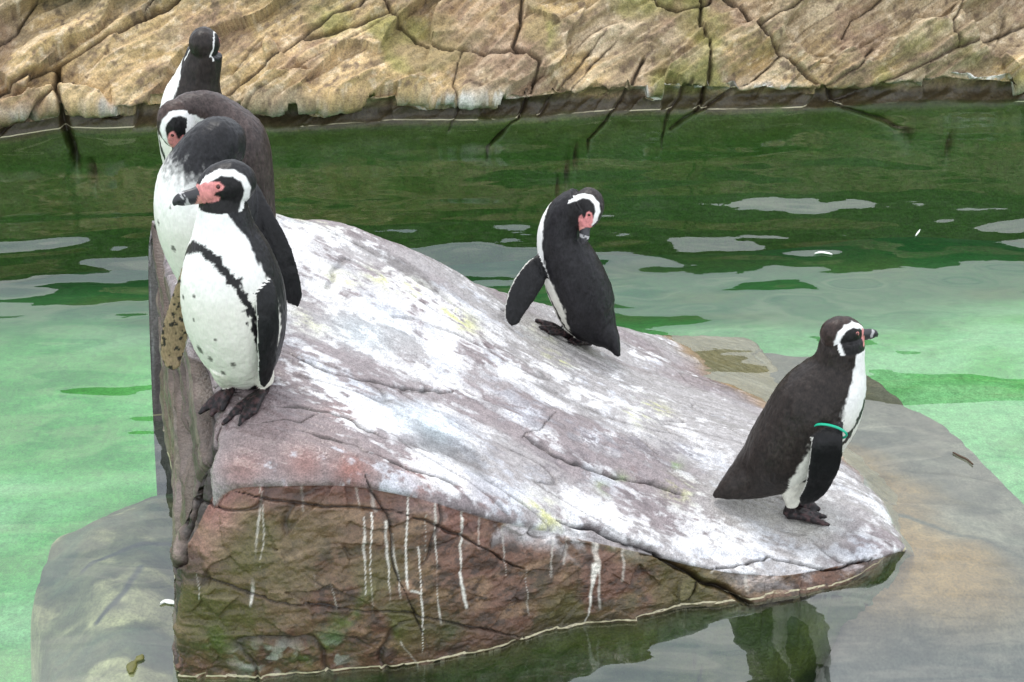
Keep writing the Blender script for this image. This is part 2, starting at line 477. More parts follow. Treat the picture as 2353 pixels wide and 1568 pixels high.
# make it point away from the rock (left / front): perimeter runs back -> front -> right
outv *= -1
outv /= np.maximum(np.linalg.norm(outv, axis=1, keepdims=True), 1e-9)
if (outv[NR + 200, 1] > 0): outv *= -1
rows = []
for k in range(1, ND + NU + 1):
    if k <= ND:
        t = k / ND
        p = top_e.copy()
        p[:, :2] += (wl - top_e)[:, :2] * (t ** 0.85)
        p[:, 2] = top_e[:, 2] + (wl[:, 2] - top_e[:, 2]) * t
        bul = 0.035 * math.sin(math.pi * min(1, t * 1.0)) * np.clip(top_e[:, 2] / 0.4, 0, 1) * np.where(np.arange(len(top_e)) < NR - 30, -.3, 1)
        p += outv * bul[:, None]
    else:
        t = (k - ND) / NU
        p = wl.copy(); p[:, 2] = wl[:, 2] + (-1.15 - wl[:, 2]) * t ** 1.1
        p += outv * np.where(np.arange(len(wl)) < NR - 20, -0.22 * t ** .5, 0.05 * math.sin(3 * t))[:, None]
    rows.append(p)
sk = np.stack(rows)                                        # (ND+NU, per, 3)
i0 = NC * NR
idx_sk = np.vstack([per[None], i0 + np.arange(sk.shape[0] * sk.shape[1]).reshape(sk.shape[:2])])
Vs.append(sk.reshape(-1, 3)); Fs.append(grid_faces(idx_sk.T)[:, ::-1])
# back + right skirt, plain
per2 = np.concatenate([idx_top[0, ::1], idx_top[1:, -1]])
e2 = Vs[0][per2]
rows = []
cen = np.array([0.0, 3.6, 0])
od = e2 - cen; od[:, 2] = 0; od /= np.linalg.norm(od, axis=1, keepdims=True)
for k in range(1, 21):
    t = k / 20
    p = e2 + od * (0.18 * t ** 0.7) ; p[:, 2] = e2[:, 2] + (-1.15 - e2[:, 2]) * t
    rows.append(p)
sk2 = np.stack(rows)
i1 = i0 + sk.shape[0] * sk.shape[1]
idx_s2 = np.vstack([per2[None], i1 + np.arange(sk2.shape[0] * sk2.shape[1]).reshape(sk2.shape[:2])])
Vs.append(sk2.reshape(-1, 3)); Fs.append(grid_faces(idx_s2.T))
RV = np.vstack(Vs)
def _turn(Fk, want):                               # make the faces of one sheet look outward
    n_ = np.cross(RV[Fk[:, 2]] - RV[Fk[:, 0]], RV[Fk[:, 3]] - RV[Fk[:, 1]])
    return Fk if (n_ * want).sum() > 0 else Fk[:, ::-1]
Fs = [_turn(Fs[0], np.array([0, 0, 1.])), _turn(Fs[1], np.array([-.3, -1., 0])), _turn(Fs[2], np.array([.3, 1., .2]))]
RF = np.vstack(Fs)
region = np.concatenate([np.zeros(NC * NR), np.ones(sk.shape[0] * sk.shape[1]), np.full(sk2.shape[0] * sk2.shape[1], 2)])
side_left = np.zeros(len(RV), bool)
side_left[i0:i1] = np.tile(np.arange(len(per)) < NR - 4, sk.shape[0])
# face directions: outward
RN = vnormals(RV, RF)
BASE = RV.copy()
BPX, BPY = project(BASE)
# -- cracks, drawn where they run in the stone
_facing = (RN * (BASE - np.array([0, 0, CAM_H]))).sum(1) < 0
_seen = np.nonzero(_facing & (region < 2) & (BASE[:, 2] > -.2))[0][::2]
def surf_pts(pts, want):
    """3D points of the base surface under measured pixels"""
    ii = _seen
    return np.array([BASE[ii[np.argmin((BPX[ii] - x) ** 2 + (BPY[ii] - y) ** 2)]] for x, y in pts])
cracks = [  # points, half width, depth
    ([(540, 1130), (620, 1146), (720, 1162), (860, 1170), (960, 1192), (1070, 1232), (1160, 1282), (1210, 1310)], .0042, .016),
    ([(838, 1095), (852, 1130), (888, 1190), (902, 1260), (925, 1340), (960, 1420), (985, 1495)], .0034, .012),
    ([(470, 1335), (560, 1360), (680, 1390), (800, 1402), (960, 1412), (1060, 1440), (1200, 1462)], .004, .012),
    ([(1280, 1196), (1400, 1228), (1500, 1272), (1600, 1322), (1680, 1362), (1740, 1392)], .013, .040),
    ([(1612, 1330), (1600, 1360), (1586, 1388)], .007, .020),
    ([(1205, 1000), (1290, 1050), (1380, 1085), (1500, 1112), (1570, 1142)], .007, .018),
    ([(1200, 1002), (1240, 985), (1288, 955)], .004, .010),
    ([(500, 975), (478, 1040), (455, 1120), (440, 1200), (425, 1290), (408, 1310)], .011, .028),
    ([(640, 930), (720, 940), (800, 965), (900, 1010)], .004, .008),
    ([(600, 968), (700, 972), (735, 950)], .003, .007),
    ([(700, 990), (820, 1030), (930, 1075), (1050, 1115)], .004, .010),
    ([(650, 800), (780, 850), (900, 880), (1040, 900)], .005, .010),
    ([(1640, 1310), (1760, 1290), (1900, 1310), (2010, 1280)], .006, .014),
    ([(470, 870), (520, 868), (560, 872)], .004, .012),
    ([(465, 905), (500, 893), (560, 898)], .004, .010),
]
crackmask = np.zeros(len(RV))
def veins(P_, sc, seed, lo=.90):
    Pw = np.asarray(P_) * np.asarray(sc); Pw = Pw + 0.9 * np.stack([fbm(Pw * .7 + 11, 2, seed + 3), fbm(Pw * .7 + 5, 2, seed + 4), 0 * Pw[..., 0]], -1)
    r_ = 1 - np.abs(2 * vnoise(Pw, seed) - 1)
    return sstep(lo, 1.0, r_) * sstep(.38, .55, vnoise(Pw * .6 + 20, seed + 1))
disp = np.zeros(len(RV))
# layered side: strata nearly parallel to the top edge
perk = np.concatenate([np.full(NC * NR, 10 ** 6), np.tile(np.arange(len(per)), sk.shape[0]), np.full(sk2.shape[0] * sk2.shape[1], 10 ** 6)])
depk = np.concatenate([np.zeros(NC * NR), np.repeat(np.arange(1, sk.shape[0] + 1), len(per)), np.zeros(sk2.shape[0] * sk2.shape[1])])
wv = fbm(BASE * 2.0, 3, 39) - .5
strat_c = BASE[:, 2] * 0.79 - BASE[:, 1] * 0.61 + 0.10 * wv - BASE[:, 0] * .3
sp = np.stack([strat_c * 27, BASE[:, 1] * 1.3, BASE[:, 2] * 1.3], -1)
strata = 0.65 * vnoise(sp, 40) + 0.35 * vnoise(sp * np.array([2.6, 1.5, 1.5]), 41)
lfw = sstep(NR - 6, NR - 130, perk) * side_left
lf = lfw * np.minimum(1, .5 + depk / 25)
lf = np.maximum(lf, np.where(region == 0, sstep(0.10, 0.0, np.concatenate([dL.ravel(), np.full(len(RV) - NC * NR, 9)])), 0) * 0.5 * np.concatenate([sstep(0.0, .3, dF.ravel()), np.zeros(len(RV) - NC * NR)]))
disp += lf * (0.085 * (sstep(0.36, 0.56, strata) - 1.0) + 0.020 * (ridged(BASE * np.array([9, 9, 12]), 3, 43) - .6))
# slope-aligned relief on top
t_dir = np.array([0.93, -0.20, -0.28]); t_dir /= np.linalg.norm(t_dir)
s_dir = np.cross(t_dir, [0, 0, 1]); s_dir /= np.linalg.norm(s_dir)
u_dir = np.cross(s_dir, t_dir)
Q = np.stack([BASE @ t_dir, BASE @ s_dir, BASE @ u_dir], -1)
topw = (region == 0).astype(float) * (1 - lf)
disp += topw * (0.050 * (fbm(Q * np.array([1.5, 4.2, 1]), 3, 50) - 0.5) + 0.016 * (ridged(Q * np.array([3.5, 17, 4]), 4, 51) - 0.6)
                + 0.006 * (fbm(Q * np.array([22, 60, 20]), 3, 57) - 0.5))
frontw = (region == 1) * (1 - lfw)
fs_ = np.nonzero(frontw > 0)[0]
sd_pts = np.stack([rng.uniform(-1.1, 1.2, 260), rng.uniform(-.2, .6, 260)], -1)
fq = np.stack([BASE[fs_, 0] + .12 * (fbm(BASE[fs_] * 6, 2, 63) - .5), BASE[fs_, 2] * 1.4 + .12 * (fbm(BASE[fs_] * 6, 2, 64) - .5)], -1).astype(np.float32)
ci = np.concatenate([((fq[k:k + 20000, None] - sd_pts[None].astype(np.float32)) ** 2).sum(-1).argmin(1) for k in range(0, len(fq), 20000)])
dlt = fq - sd_pts[ci]
fac = np.zeros(len(RV)); fac[fs_] = np.clip(rng.normal(0, .0035, 260)[ci] + (rng.normal(0, .055, (260, 2))[ci] * dlt).sum(1), -.011, .011)
disp += frontw * fac
disp += frontw * (0.05 * (fbm(BASE * 3.0, 3, 60) - 0.5) + 0.017 * (ridged(BASE * np.array([7, 7, 11]), 4, 61) - 0.55) + 0.010 * (fbm(BASE * np.array([40, 40, 60]), 3, 62) - 0.5))
warp = np.stack([fbm(BASE * 14, 3, 80 + k) - 0.5 for k in range(2)], -1) * 26
mpx = px_m(BASE.T)
cand = np.nonzero(_facing & (region < 2))[0]
for pts, hw, dep in cracks:
    pts = np.array(pts, float); lo, hi = pts.min(0) - 60, pts.max(0) + 60
    near = cand[(BPX[cand] > lo[0]) & (BPX[cand] < hi[0]) & (BPY[cand] > lo[1]) & (BPY[cand] < hi[1])]
    d, tt = poly_dist(np.stack([BPX[near], BPY[near]], -1) + warp[near], pts)
    w_ = 0.62 * hw / mpx[near] * (0.25 + 1.3 * vnoise(BASE[near] * 15, 5)) * np.minimum(1, 0.35 + 4 * np.minimum(tt, 1 - tt))
    g = np.exp(-(d / w_) ** 2)
    disp[near] -= dep * g
    crackmask[near] = np.maximum(crackmask[near], g)
RV = BASE + RN * disp[:, None]
vf = np.zeros(len(RV)); vf[fs_] = veins(BASE[fs_], (6, 6, 10), 300, .93) * frontw[fs_]
vt = np.zeros(len(RV)); tsel = np.nonzero(region == 0)[0]
vt[tsel] = veins(np.stack([BASE[tsel] @ t_dir, BASE[tsel] @ s_dir, 0 * tsel], -1), (2.6, 11, 1), 310, .93)
RV = RV - RN * (0.010 * vf + 0.006 * vt)[:, None]
crackmask = np.maximum(crackmask, np.maximum(vf * .8, vt * .55))
# -- pigment
n_big = fbm(Q * np.array([1.6, 3.2, 2]), 4, 90)
n_str = fbm(Q * np.array([5, 26, 9]), 5, 91, 0.6)
n_fin = fbm(Q * np.array([30, 58, 30]), 5, 92, 0.62)
n_iso = fbm(BASE * 9, 5, 93)
c = np.empty((len(RV), 3)); wet = np.full(len(RV), 0.55)
px, py = BPX, BPY
def blob(points, r):                              # soft region round measured places on the stone
    best = np.zeros(len(RV))
    for x, y, s in points:
        p = surf_pts([(x, y)], (0, 1, 2))[0]
        jj = np.nonzero((np.abs(BASE[:, 0] - p[0]) < 2.3 * r) & (np.abs(BASE[:, 1] - p[1]) < 2.3 * r))[0]
        best[jj] = np.maximum(best[jj], s * np.exp(-((BASE[jj] - p) ** 2).sum(1) / r ** 2))
    return best
# top: mauve-brown stone under whitewash
c[:] = (0.235, 0.20, 0.205)
c = mixc(c, (0.14, 0.115, 0.12), sstep(0.45, 0.7, n_str))
c = mixc(c, (0.34, 0.325, 0.325), sstep(0.45, 0.65, n_big))
white = blob([(760, 640, 1), (880, 700, 1), (1000, 760, 1), (700, 760, .75), (760, 850, .8), (900, 830, 1), (1050, 860, 1), (1180, 880, 1), (1150, 760, .8),
              (900, 960, 1), (1050, 980, 1.05), (850, 1020, .95), (980, 1060, 1.1), (1120, 1100, 1.1), (1240, 1150, 1.05), (1330, 1180, 1.0), (1200, 950, .85),
              (1350, 930, .9), (1480, 960, .9), (1600, 1000, .85), (1380, 1020, .6), (1500, 1080, .55), (1420, 1160, 1.0), (1560, 1180, .8),
              (1600, 1250, .7), (1750, 1260, .8), (1900, 1270, .9), (2000, 1260, .75), (1960, 1130, .9), (2030, 1160, .7), (1500, 830, .6), (660, 560, .8), (1300, 870, .9), (1660, 1080, .6), (1700, 1200, .3)], 0.15)
keep = blob([(640, 1010, 1.2), (560, 1040, 1.2), (720, 1030, 1.1), (700, 960, .7), (600, 960, .8), (820, 1075, 1), (1650, 880, .6), (500, 1000, 1), (900, 1090, .5), (640, 880, .4)], 0.12)
wm = white * 1.0 + blob([(700, 560, .5), (800, 600, .6), (900, 660, .6), (760, 700, .5), (1000, 700, .5), (1100, 790, .4), (900, 900, .3), (1000, 960, .3)], 0.16) - keep * 0.75
guano = sstep(0.28, 0.66, wm * 0.60 + (n_str - 0.5) * 1.0 + (n_iso - 0.5) * 1.0 + (n_fin - 0.5) * 1.6 + 0.075) * (region != 1)
top_z = np.concatenate([np.zeros(NC * NR), np.tile(np.arange(1, sk.shape[0] + 1), (len(per), 1)).T.ravel() / ND, np.full(sk2.shape[0] * sk2.shape[1], 0.5)])
# guano lips over the front edge
lip = (region == 1) * (~side_left) * sstep(0.20, 0.0, top_z + (n_iso - 0.5) * 0.5) * sstep(820, 1250, px) * sstep(1500, 1300, px)
lip2 = (region == 1) * (~side_left) * sstep(0.9, 0.1, top_z + (n_iso - 0.5) * 1.0) * sstep(1600, 1800, px)
c = mixc(c, (0.20, 0.145, 0.14), np.clip(keep, 0, 1) * 0.8)
gcol = np.tile(np.array((0.68, 0.68, 0.69)), (len(RV), 1))
gcol = mixc(gcol, (0.46, 0.48, 0.53), sstep(0.50, 0.68, fbm(Q * np.array([4, 9, 5]) + 9, 4, 95)) * 0.85)
c = c + (gcol - c) * (guano * (0.66 + 0.30 * sstep(.4, .62, n_iso)))[:, None]
yel = blob([(880, 640, .8), (960, 670, 1), (1040, 720, 1), (1060, 740, 1), (780, 650, .6), (720, 730, .5), (1500, 940, .9), (1460, 965, .9), (1250, 1185, 1), (1280, 830, .8), (1240, 770, .5), (1560, 1130, .6), (660, 490, .5), (760, 520, .4)], 0.055)
c = mixc(c, (0.52, 0.53, 0.17), np.clip(yel * 1.2 * sstep(0.44, 0.62, n_str * 0.4 + n_fin * 0.6), 0, 1) * 0.75)
blu = blob([(850, 910, .8), (910, 950, 1), (990, 980, 1), (830, 760, .5), (900, 740, .4), (800, 870, .6)], 0.09)
c = mixc(c, (0.50, 0.66, 0.74), np.clip(blu, 0, 1) * 0.5 * sstep(.35, .6, n_big))
grn = blob([(1540, 1065, 1), (1440, 1105, .9), (1560, 1135, .5), (1390, 1120, .5)], 0.03)
c = mixc(c, (0.16, 0.30, 0.07), np.clip(grn, 0, 1) * 0.8 * sstep(.4, .55, n_iso))
mott = blob([(1250, 960, .8), (1350, 1010, 1), (1450, 1030, 1), (1300, 1080, .7), (1150, 930, .7), (1000, 900, .6), (1100, 1010, .5), (1560, 1040, .8)], 0.13)
c = mixc(c, (0.13, 0.11, 0.12), np.clip(mott, 0, 1) * sstep(0.50, 0.60, n_fin) * 0.9)
c = mixc(c, (0.24, 0.09, 0.065), blob([(800, 1080, .9), (960, 1100, .8), (1100, 1140, .8), (560, 1080, .5), (700, 1070, .6), (790, 940, .4), (1260, 1160, .6), (1480, 1090, .6)], 0.05) * sstep(0.4, 0.6, n_iso) * 0.8 * (1 - guano * 0.6))
tan = blob([(1560, 800, 1), (1650, 830, 1), (1700, 900, 1), (1800, 960, 1), (1960, 1060, .9), (2050, 1130, .9), (2120, 1230, 1), (1750, 860, 1)], 0.12)
c = mixc(c, (0.38, 0.24, 0.10), np.clip(tan, 0, 1) * sstep(0.03, -0.02, BASE[:, 2] + (n_iso - 0.5) * 0.06) * 0.85)
greyfoot = blob([(1760, 1180, 1), (1850, 1210, 1), (1700, 1160, .8), (1330, 800, .9), (1250, 780, .6)], 0.10)
c = mixc(c, (0.36, 0.35, 0.31), np.clip(greyfoot, 0, 1) * 0.8)
c = mixc(c, (0.19, 0.135, 0.07), (region == 0) * sstep(0.006, -0.02, BASE[:, 2] + .02 * (n_iso - .5)) * .9)
# front face: brown stone, colour also darkened for skylight blocked on this side
isf = (region == 1) & ~side_left
f = np.empty((len(RV), 3)); f[:] = (0.118, 0.058, 0.036)
f = mixc(f, (0.19, 0.115, 0.065), sstep(0.45, 0.7, fbm(BASE * np.array([10, 10, 22]), 4, 101)))
f = mixc(f, (0.035, 0.020, 0.013), sstep(0.47, 0.66, fbm(BASE * np.array([26, 26, 40]), 5, 102, .65)) * 0.85)
ol = blob([(560, 1250, 1), (480, 1400, 1), (560, 1450, .9), (660, 1330, .7), (700, 1250, .6), (860, 1330, .7), (900, 1430, .8), (1500, 1350, .7), (1300, 1420, .8), (1600, 1380, .9), (1420, 1290, .6)], 0.12)
f = mixc(f, (0.085, 0.075, 0.020), np.clip(ol * 1.3, 0, 1) * 0.95 * sstep(0.25, 0.5, n_iso))
f = mixc(f, (0.045, 0.11, 0.008), np.clip(blob([(800, 1420, 1), (760, 1470, 1), (700, 1490, .8), (830, 1380, .7), (500, 1470, .5), (1030, 1460, .4), (870, 1450, .6)], 0.045), 0, 1) * sstep(0.38, 0.56, n_iso) * 0.9)
f = mixc(f, (0.30, 0.155, 0.13), np.clip(blob([(520, 1110, 1), (500, 1190, .9), (470, 1260, .6), (470, 1140, 1), (570, 1090, .7)], 0.06), 0, 1) * 0.75)
f = mixc(f, (0.23, 0.15, 0.10), np.clip(blob([(760, 1330, .8), (740, 1250, .7), (700, 1370, .6)], 0.09), 0, 1) * sstep(0.35, 0.6, n_iso) * 0.7)
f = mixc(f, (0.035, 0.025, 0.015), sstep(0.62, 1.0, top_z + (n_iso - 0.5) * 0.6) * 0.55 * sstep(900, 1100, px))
f = mixc(f, (0.30, 0.33, 0.27), blob([(640, 1505, .8), (580, 1515, .7), (760, 1510, .7)], 0.05) * sstep(0.5, 0.6, fbm(BASE * 30, 3, 104)))
f = mixc(f, (0.80, 0.79, 0.80), np.clip(lip * sstep(0.35, 0.6, n_iso + n_fin * 0.4 - 0.2), 0, 1) * 0.8)
f = mixc(f, (0.66, 0.62, 0.62), np.clip(lip2 * sstep(0.44, 0.64, n_iso * 0.6 + n_fin * 0.4), 0, 1) * 0.5)
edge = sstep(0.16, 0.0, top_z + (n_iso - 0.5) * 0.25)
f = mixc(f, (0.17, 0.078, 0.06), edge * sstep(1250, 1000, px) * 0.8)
# runs of guano down the face
for x0_, y0_, x1_, y1_, w_, s_ in [(600, 1130, 575, 1400, 5, .8), (605, 1085, 602, 1135, 7, .45), (606, 1160, 600, 1330, 2, .5), (835, 1190, 842, 1370, 3, .7), (857, 1180, 858, 1410, 3.4, 1), (851, 1110, 870, 1180, 7, .35),
                                   (884, 1200, 893, 1390, 3, .8), (905, 1230, 912, 1380, 2.5, .7), (943, 1120, 946, 1360, 3.6, 1), (946, 1358, 972, 1364, 3, .9), (966, 1260, 978, 1500, 3.2, 1),
                                   (1000, 1150, 1003, 1440, 3, .7), (1060, 1130, 1060, 1330, 3, .9), (1060, 1320, 1068, 1405, 4.5, 1), (1212, 1200, 1212, 1420, 2, .45), (1370, 1205, 1368, 1320, 9, .55), (1366, 1300, 1340, 1440, 6, .95),
                                   (1376, 1300, 1380, 1400, 4, .7), (452, 1320, 456, 1380, 3, .7), (820, 1120, 826, 1210, 2.5, .4), (980, 1180, 984, 1300, 2.5, .4), (1110, 1180, 1112, 1260, 3, .35), (1160, 1195, 1163, 1330, 2.4, .4), (1270, 1230, 1272, 1330, 2.6, .35), (1430, 1260, 1432, 1340, 3, .4), (1305, 1210, 1300, 1300, 4, .35), (690, 1110, 694, 1180, 3, .3), (760, 1340, 764, 1400, 3, .4), (722, 1320, 724, 1350, 3, .6), (1720, 1290, 1722, 1370, 8, .4), (920, 1470, 990, 1560, 2, .6), (1640, 1270, 1640, 1320, 5, .4)]:
    yy = np.linspace(y0_, y1_, 12); xx = np.linspace(x0_, x1_, 12) + np.cumsum(rng.normal(0, 1.6, 12))
    ii = np.nonzero(isf & (px > min(x0_, x1_) - 40) & (px < max(x0_, x1_) + 40) & (py > y0_ - 30) & (py < y1_ + 30))[0]
    if len(ii) == 0: continue
    d, tt = poly_dist(np.stack([px[ii], py[ii]], -1), np.stack([xx, yy], -1))
    one = np.stack([px[ii] * 0, tt * abs(y1_ - y0_) / 70, 0 * px[ii] + x0_], -1)
    wid_ = 1.0 * w_ * (0.3 + 1.15 * vnoise(one, 3)) * (1.0 - 0.4 * tt)
    m = sstep(1.25, 0.45, d / np.maximum(wid_, .6)) * s_ * sstep(0.12, 0.55, vnoise(one * np.array([1, .8, 1]) + 4, 9) + 0.28 * (1 - tt)) * sstep(1.0, .93, tt)
    f[ii] = mixc(f[ii], (0.66, 0.64, 0.57), np.clip(m * 0.95, 0, 1))
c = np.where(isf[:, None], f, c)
# left, layered side
l = np.empty((len(RV), 3)); l[:] = (0.085, 0.060, 0.046)
l = mixc(l, (0.022, 0.016, 0.011), sstep(0.52, 0.38, strata))
l = mixc(l, (0.21, 0.16, 0.135), sstep(0.56, 0.72, strata) * .7)
l = l * (0.5 + fbm(BASE * np.array([16, 9, 16]), 4, 113))[:, None]
l = mixc(l, (0.20, 0.16, 0.145), sstep(0.5, 0.7, fbm(sp * np.array([.6, 1.5, 1.5]), 3, 110)) * 0.7)
l = mixc(l, (0.12, 0.13, 0.03), sstep(0.45, 0.7, fbm(BASE * 5, 3, 111)) * sstep(0.35, 0.8, top_z) * 0.3)
c = np.where(side_left[:, None], l, c)
# under water: algae
uw = sstep(0.012, -0.05, BASE[:, 2] + 0.03 * (n_iso - 0.5)) * (region == 1)
alg = np.empty((len(RV), 3)); alg[:] = (0.030, 0.050, 0.007)
alg = mixc(alg, (0.065, 0.08, 0.012), sstep(0.45, 0.65, fbm(BASE * np.array([4, 4, 9]), 4, 112)))
alg = mixc(alg, (0.006, 0.022, 0.007), sstep(-0.18, -0.45, BASE[:, 2]))
c = c * (1 - uw[:, None]) + alg * uw[:, None]
c = mixc(c, (0.02, 0.014, 0.01), np.clip(crackmask, 0, 1) * 0.85)
wet = (0.8 + .4 * keep) * (1 - guano * 0.6) * (region == 0) + 0.35 * (region != 0)
wet = np.clip(wet + 0.3 * (n_big - 0.5), 0, 1)
rock_o = mesh_obj('rock', RV, RF, M_ROCK, color=np.hstack([np.clip(c, 0, 1), wet[:, None]]))
tag(rock_o, 'big sloping boulder streaked white with bird droppings, rising from the green pool', 'rock')
_gi = idx_top[::3, ::3]
ROCK = BVHTree.FromPolygons(RV[_gi].reshape(-1, 3).tolist(), grid_faces(np.arange(_gi.size).reshape(_gi.shape).T).tolist())
def on_rock(x, y):
    d = ray(x, y)
    h = ROCK.ray_cast(Vector((0, 0, CAM_H)), Vector(d).normalized())
    return np.array(h[0]) if h[0] is not None else at_z(x, y, 0.0)
def rock_z(x, y):
    h = ROCK.ray_cast(Vector((x, y, 3.0)), Vector((0, 0, -1)))
    return h[0].z if h[0] is not None else 0.0

# ---- submerged stones -----------------------------------------------
def poly_sd(X, Y, poly):                         # signed distance, positive inside
    P = np.stack([X, Y], -1); poly = np.asarray(poly)
    d, _ = poly_dist(P, np.vstack([poly, poly[:1]]))
    ins = np.zeros(X.shape, bool)
    j = len(poly) - 1
    for i in range(len(poly)):
        xi, yi = poly[i]; xj, yj = poly[j]
        ins ^= ((yi > Y) != (yj > Y)) & (X < (xj - xi) * (Y - yi) / (yj - yi + 1e-12) + xi)
        j = i
    return np.where(ins, d, -d)
LEDGE = [at_z(x, y, -.14)[:2] for x, y in [(1440, 752), (1600, 762), (1740, 772), (1900, 795), (1990, 828), (2060, 870), (2110, 915), (2180, 962), (2245, 1005), (2300, 1060), (2360, 1125), (2450, 1250), (2620, 1500), (2640, 1720), (1880, 1720), (1890, 1560), (1910, 1440), (2000, 1345), (1900, 1150), (1600, 900)]]
def ledge_z(X, Y):
    P = np.stack([X, Y, 0 * X], -1)
    sd_ = poly_sd(X + 0.10 * (fbm(P * 5, 3, 120) - .5), Y + 0.10 * (fbm(P * 5, 3, 121) - .5), LEDGE)
    dist = np.hypot(X - 0.75, (Y - 3.75) * 0.8)
    top = -0.065 - 0.13 * sstep(0.25, 1.3, dist) - 0.30 * sstep(3.35, 2.7, Y) + 0.05 * (fbm(P * np.array([3, 6, 1]), 4, 122) - 0.5)
    return np.where(sd_ > 0, top, top) - 0.75 * sstep(0.05, -0.22, sd_)
def ledge_c(P):
    n = fbm(P * np.array([3.5, 6, 3]), 5, 125)
    c = np.empty(P.shape); c[:] = (0.105, 0.088, 0.068)
    c = mixc(c, (0.17, 0.145, 0.115), sstep(0.5, 0.7, n))
    c = mixc(c, (0.09, 0.075, 0.05), sstep(0.45, 0.3, n))
    near = sstep(0.62, 0.30, np.abs((P[..., 0] - 0.72) * 0.85 + (P[..., 1] - 3.75) * 0.5) + 0.3 * (n - .5))
    c = mixc(c, (0.25, 0.135, 0.045), near * sstep(-.2, -.08, P[..., 2]) * 0.9)
    d, _ = poly_dist(P[..., :2] + 0.05 * (np.stack([n, n], -1) - .5), [at_z(x, y, -.12)[:2] for x, y in [(2075, 1105), (2150, 1100), (2240, 1092), (2353, 1100)]])
    c = mixc(c, (0.06, 0.05, 0.03), sstep(0.008, 0.003, d))
    d, _ = poly_dist(P[..., :2] + 0.05 * (np.stack([n, n], -1) - .5), [at_z(x, y, -.12)[:2] for x, y in [(2060, 1215), (2200, 1240), (2360, 1270)]])
    c = mixc(c, (0.07, 0.065, 0.05), sstep(0.014, 0.004, d))
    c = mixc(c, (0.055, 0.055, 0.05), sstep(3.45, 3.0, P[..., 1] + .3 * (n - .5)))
    c = c * (0.75 + 0.5 * fbm(P * 26, 4, 128))[..., None]
    c = mixc(c, (0.03, 0.08, 0.02), sstep(-.40, -.7, P[..., 2]))
    return c
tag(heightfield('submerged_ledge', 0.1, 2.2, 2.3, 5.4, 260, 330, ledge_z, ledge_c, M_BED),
    'flat tan rock ledge lying just under water right of the boulder', 'ledge')
STONE = [at_z(x, y, -.2)[:2] for x, y in [(420, 1120), (330, 1138), (250, 1165), (180, 1190), (105, 1240), (66, 1295), (68, 1350), (82, 1410), (95, 1480), (108, 1568), (125, 1720), (470, 1720), (470, 1120)]]
def stone_z(X, Y):
    P = np.stack([X, Y, 0 * X], -1)
    sd_ = poly_sd(X + 0.06 * (fbm(P * 5, 3, 130) - .5), Y + 0.06 * (fbm(P * 5, 3, 131) - .5), STONE)
    top = -0.12 - 0.10 * sstep(0.2, 0.0, sd_) + 0.07 * (fbm(P * np.array([3, 5, 1]), 4, 132) - 0.5)
    return top - 0.6 * sstep(0.02, -0.10, sd_)
def stone_c(P):
    n = fbm(P * np.array([4, 7, 3]), 5, 135)
    c = np.empty(P.shape); c[:] = (0.085, 0.088, 0.045)
    c = mixc(c, (0.26, 0.235, 0.13), sstep(0.48, 0.60, n))
    c = mixc(c, (0.05, 0.07, 0.04), sstep(0.47, 0.32, n))
    for pts in ([(190, 1320), (260, 1290), (330, 1265), (400, 1250)], [(230, 1440), (290, 1390), (330, 1330)]):
        d, _ = poly_dist(P[..., :2] + 0.05 * (np.stack([n, n], -1) - .5), [at_z(x, y, -.15)[:2] for x, y in pts])
        c = mixc(c, (0.035, 0.04, 0.035), sstep(0.016, 0.004, d))
    c = c * (0.3 + 1.4 * fbm(P * np.array([14, 22, 10]), 5, 138, .65))[..., None]
    c = mixc(c, (0.04, 0.13, 0.03), sstep(-.35, -.6, P[..., 2]))
    return c
tag(heightfield('submerged_stone', -1.9, -0.6, 2.3, 4.1, 220, 260, stone_z, stone_c, M_BED),
    'rounded grey stone under pale green water left of the boulder', 'stone')

# ---- the back rock face ---------------------------------------------
WF = [(-1500, 400), (-700, 352), (-250, 330), (0, 318), (150, 303), (350, 296), (620, 300), (900, 287), (1200, 272), (1600, 257), (1950, 246), (2353, 238), (2700, 225), (3300, 205), (4000, 190)]
NW, NV = 900, 190
foot = even(catmull([at_z(x, y, 0.0) for x, y in WF], 900), 4000)
fpx, _ = project(foot)
i0_, i1_ = np.argmax(fpx > -150), np.argmax(fpx > 2500)
sel_ = np.unique(np.concatenate([np.linspace(0, i0_, 56), np.linspace(i0_, i1_, 1090), np.linspace(i1_, 3999, 56)]).round().astype(int))
foot = foot[sel_]; NW = len(foot)
prof = catmull([(-.05, -1.3), (.0, -.5), (.0, -.12), (.0, -.01), (.03, .03), (.055, .07), (.03, .105), (-.03, .135), (.02, .19), (.11, .29), (.22, .40), (.34, .52), (.50, .70), (.66, .92), (.82, 1.12), (.98, 1.3), (1.3, 1.42), (2.2, 1.5), (5.0, 1.55), (9.0, 1.6)], 1200)
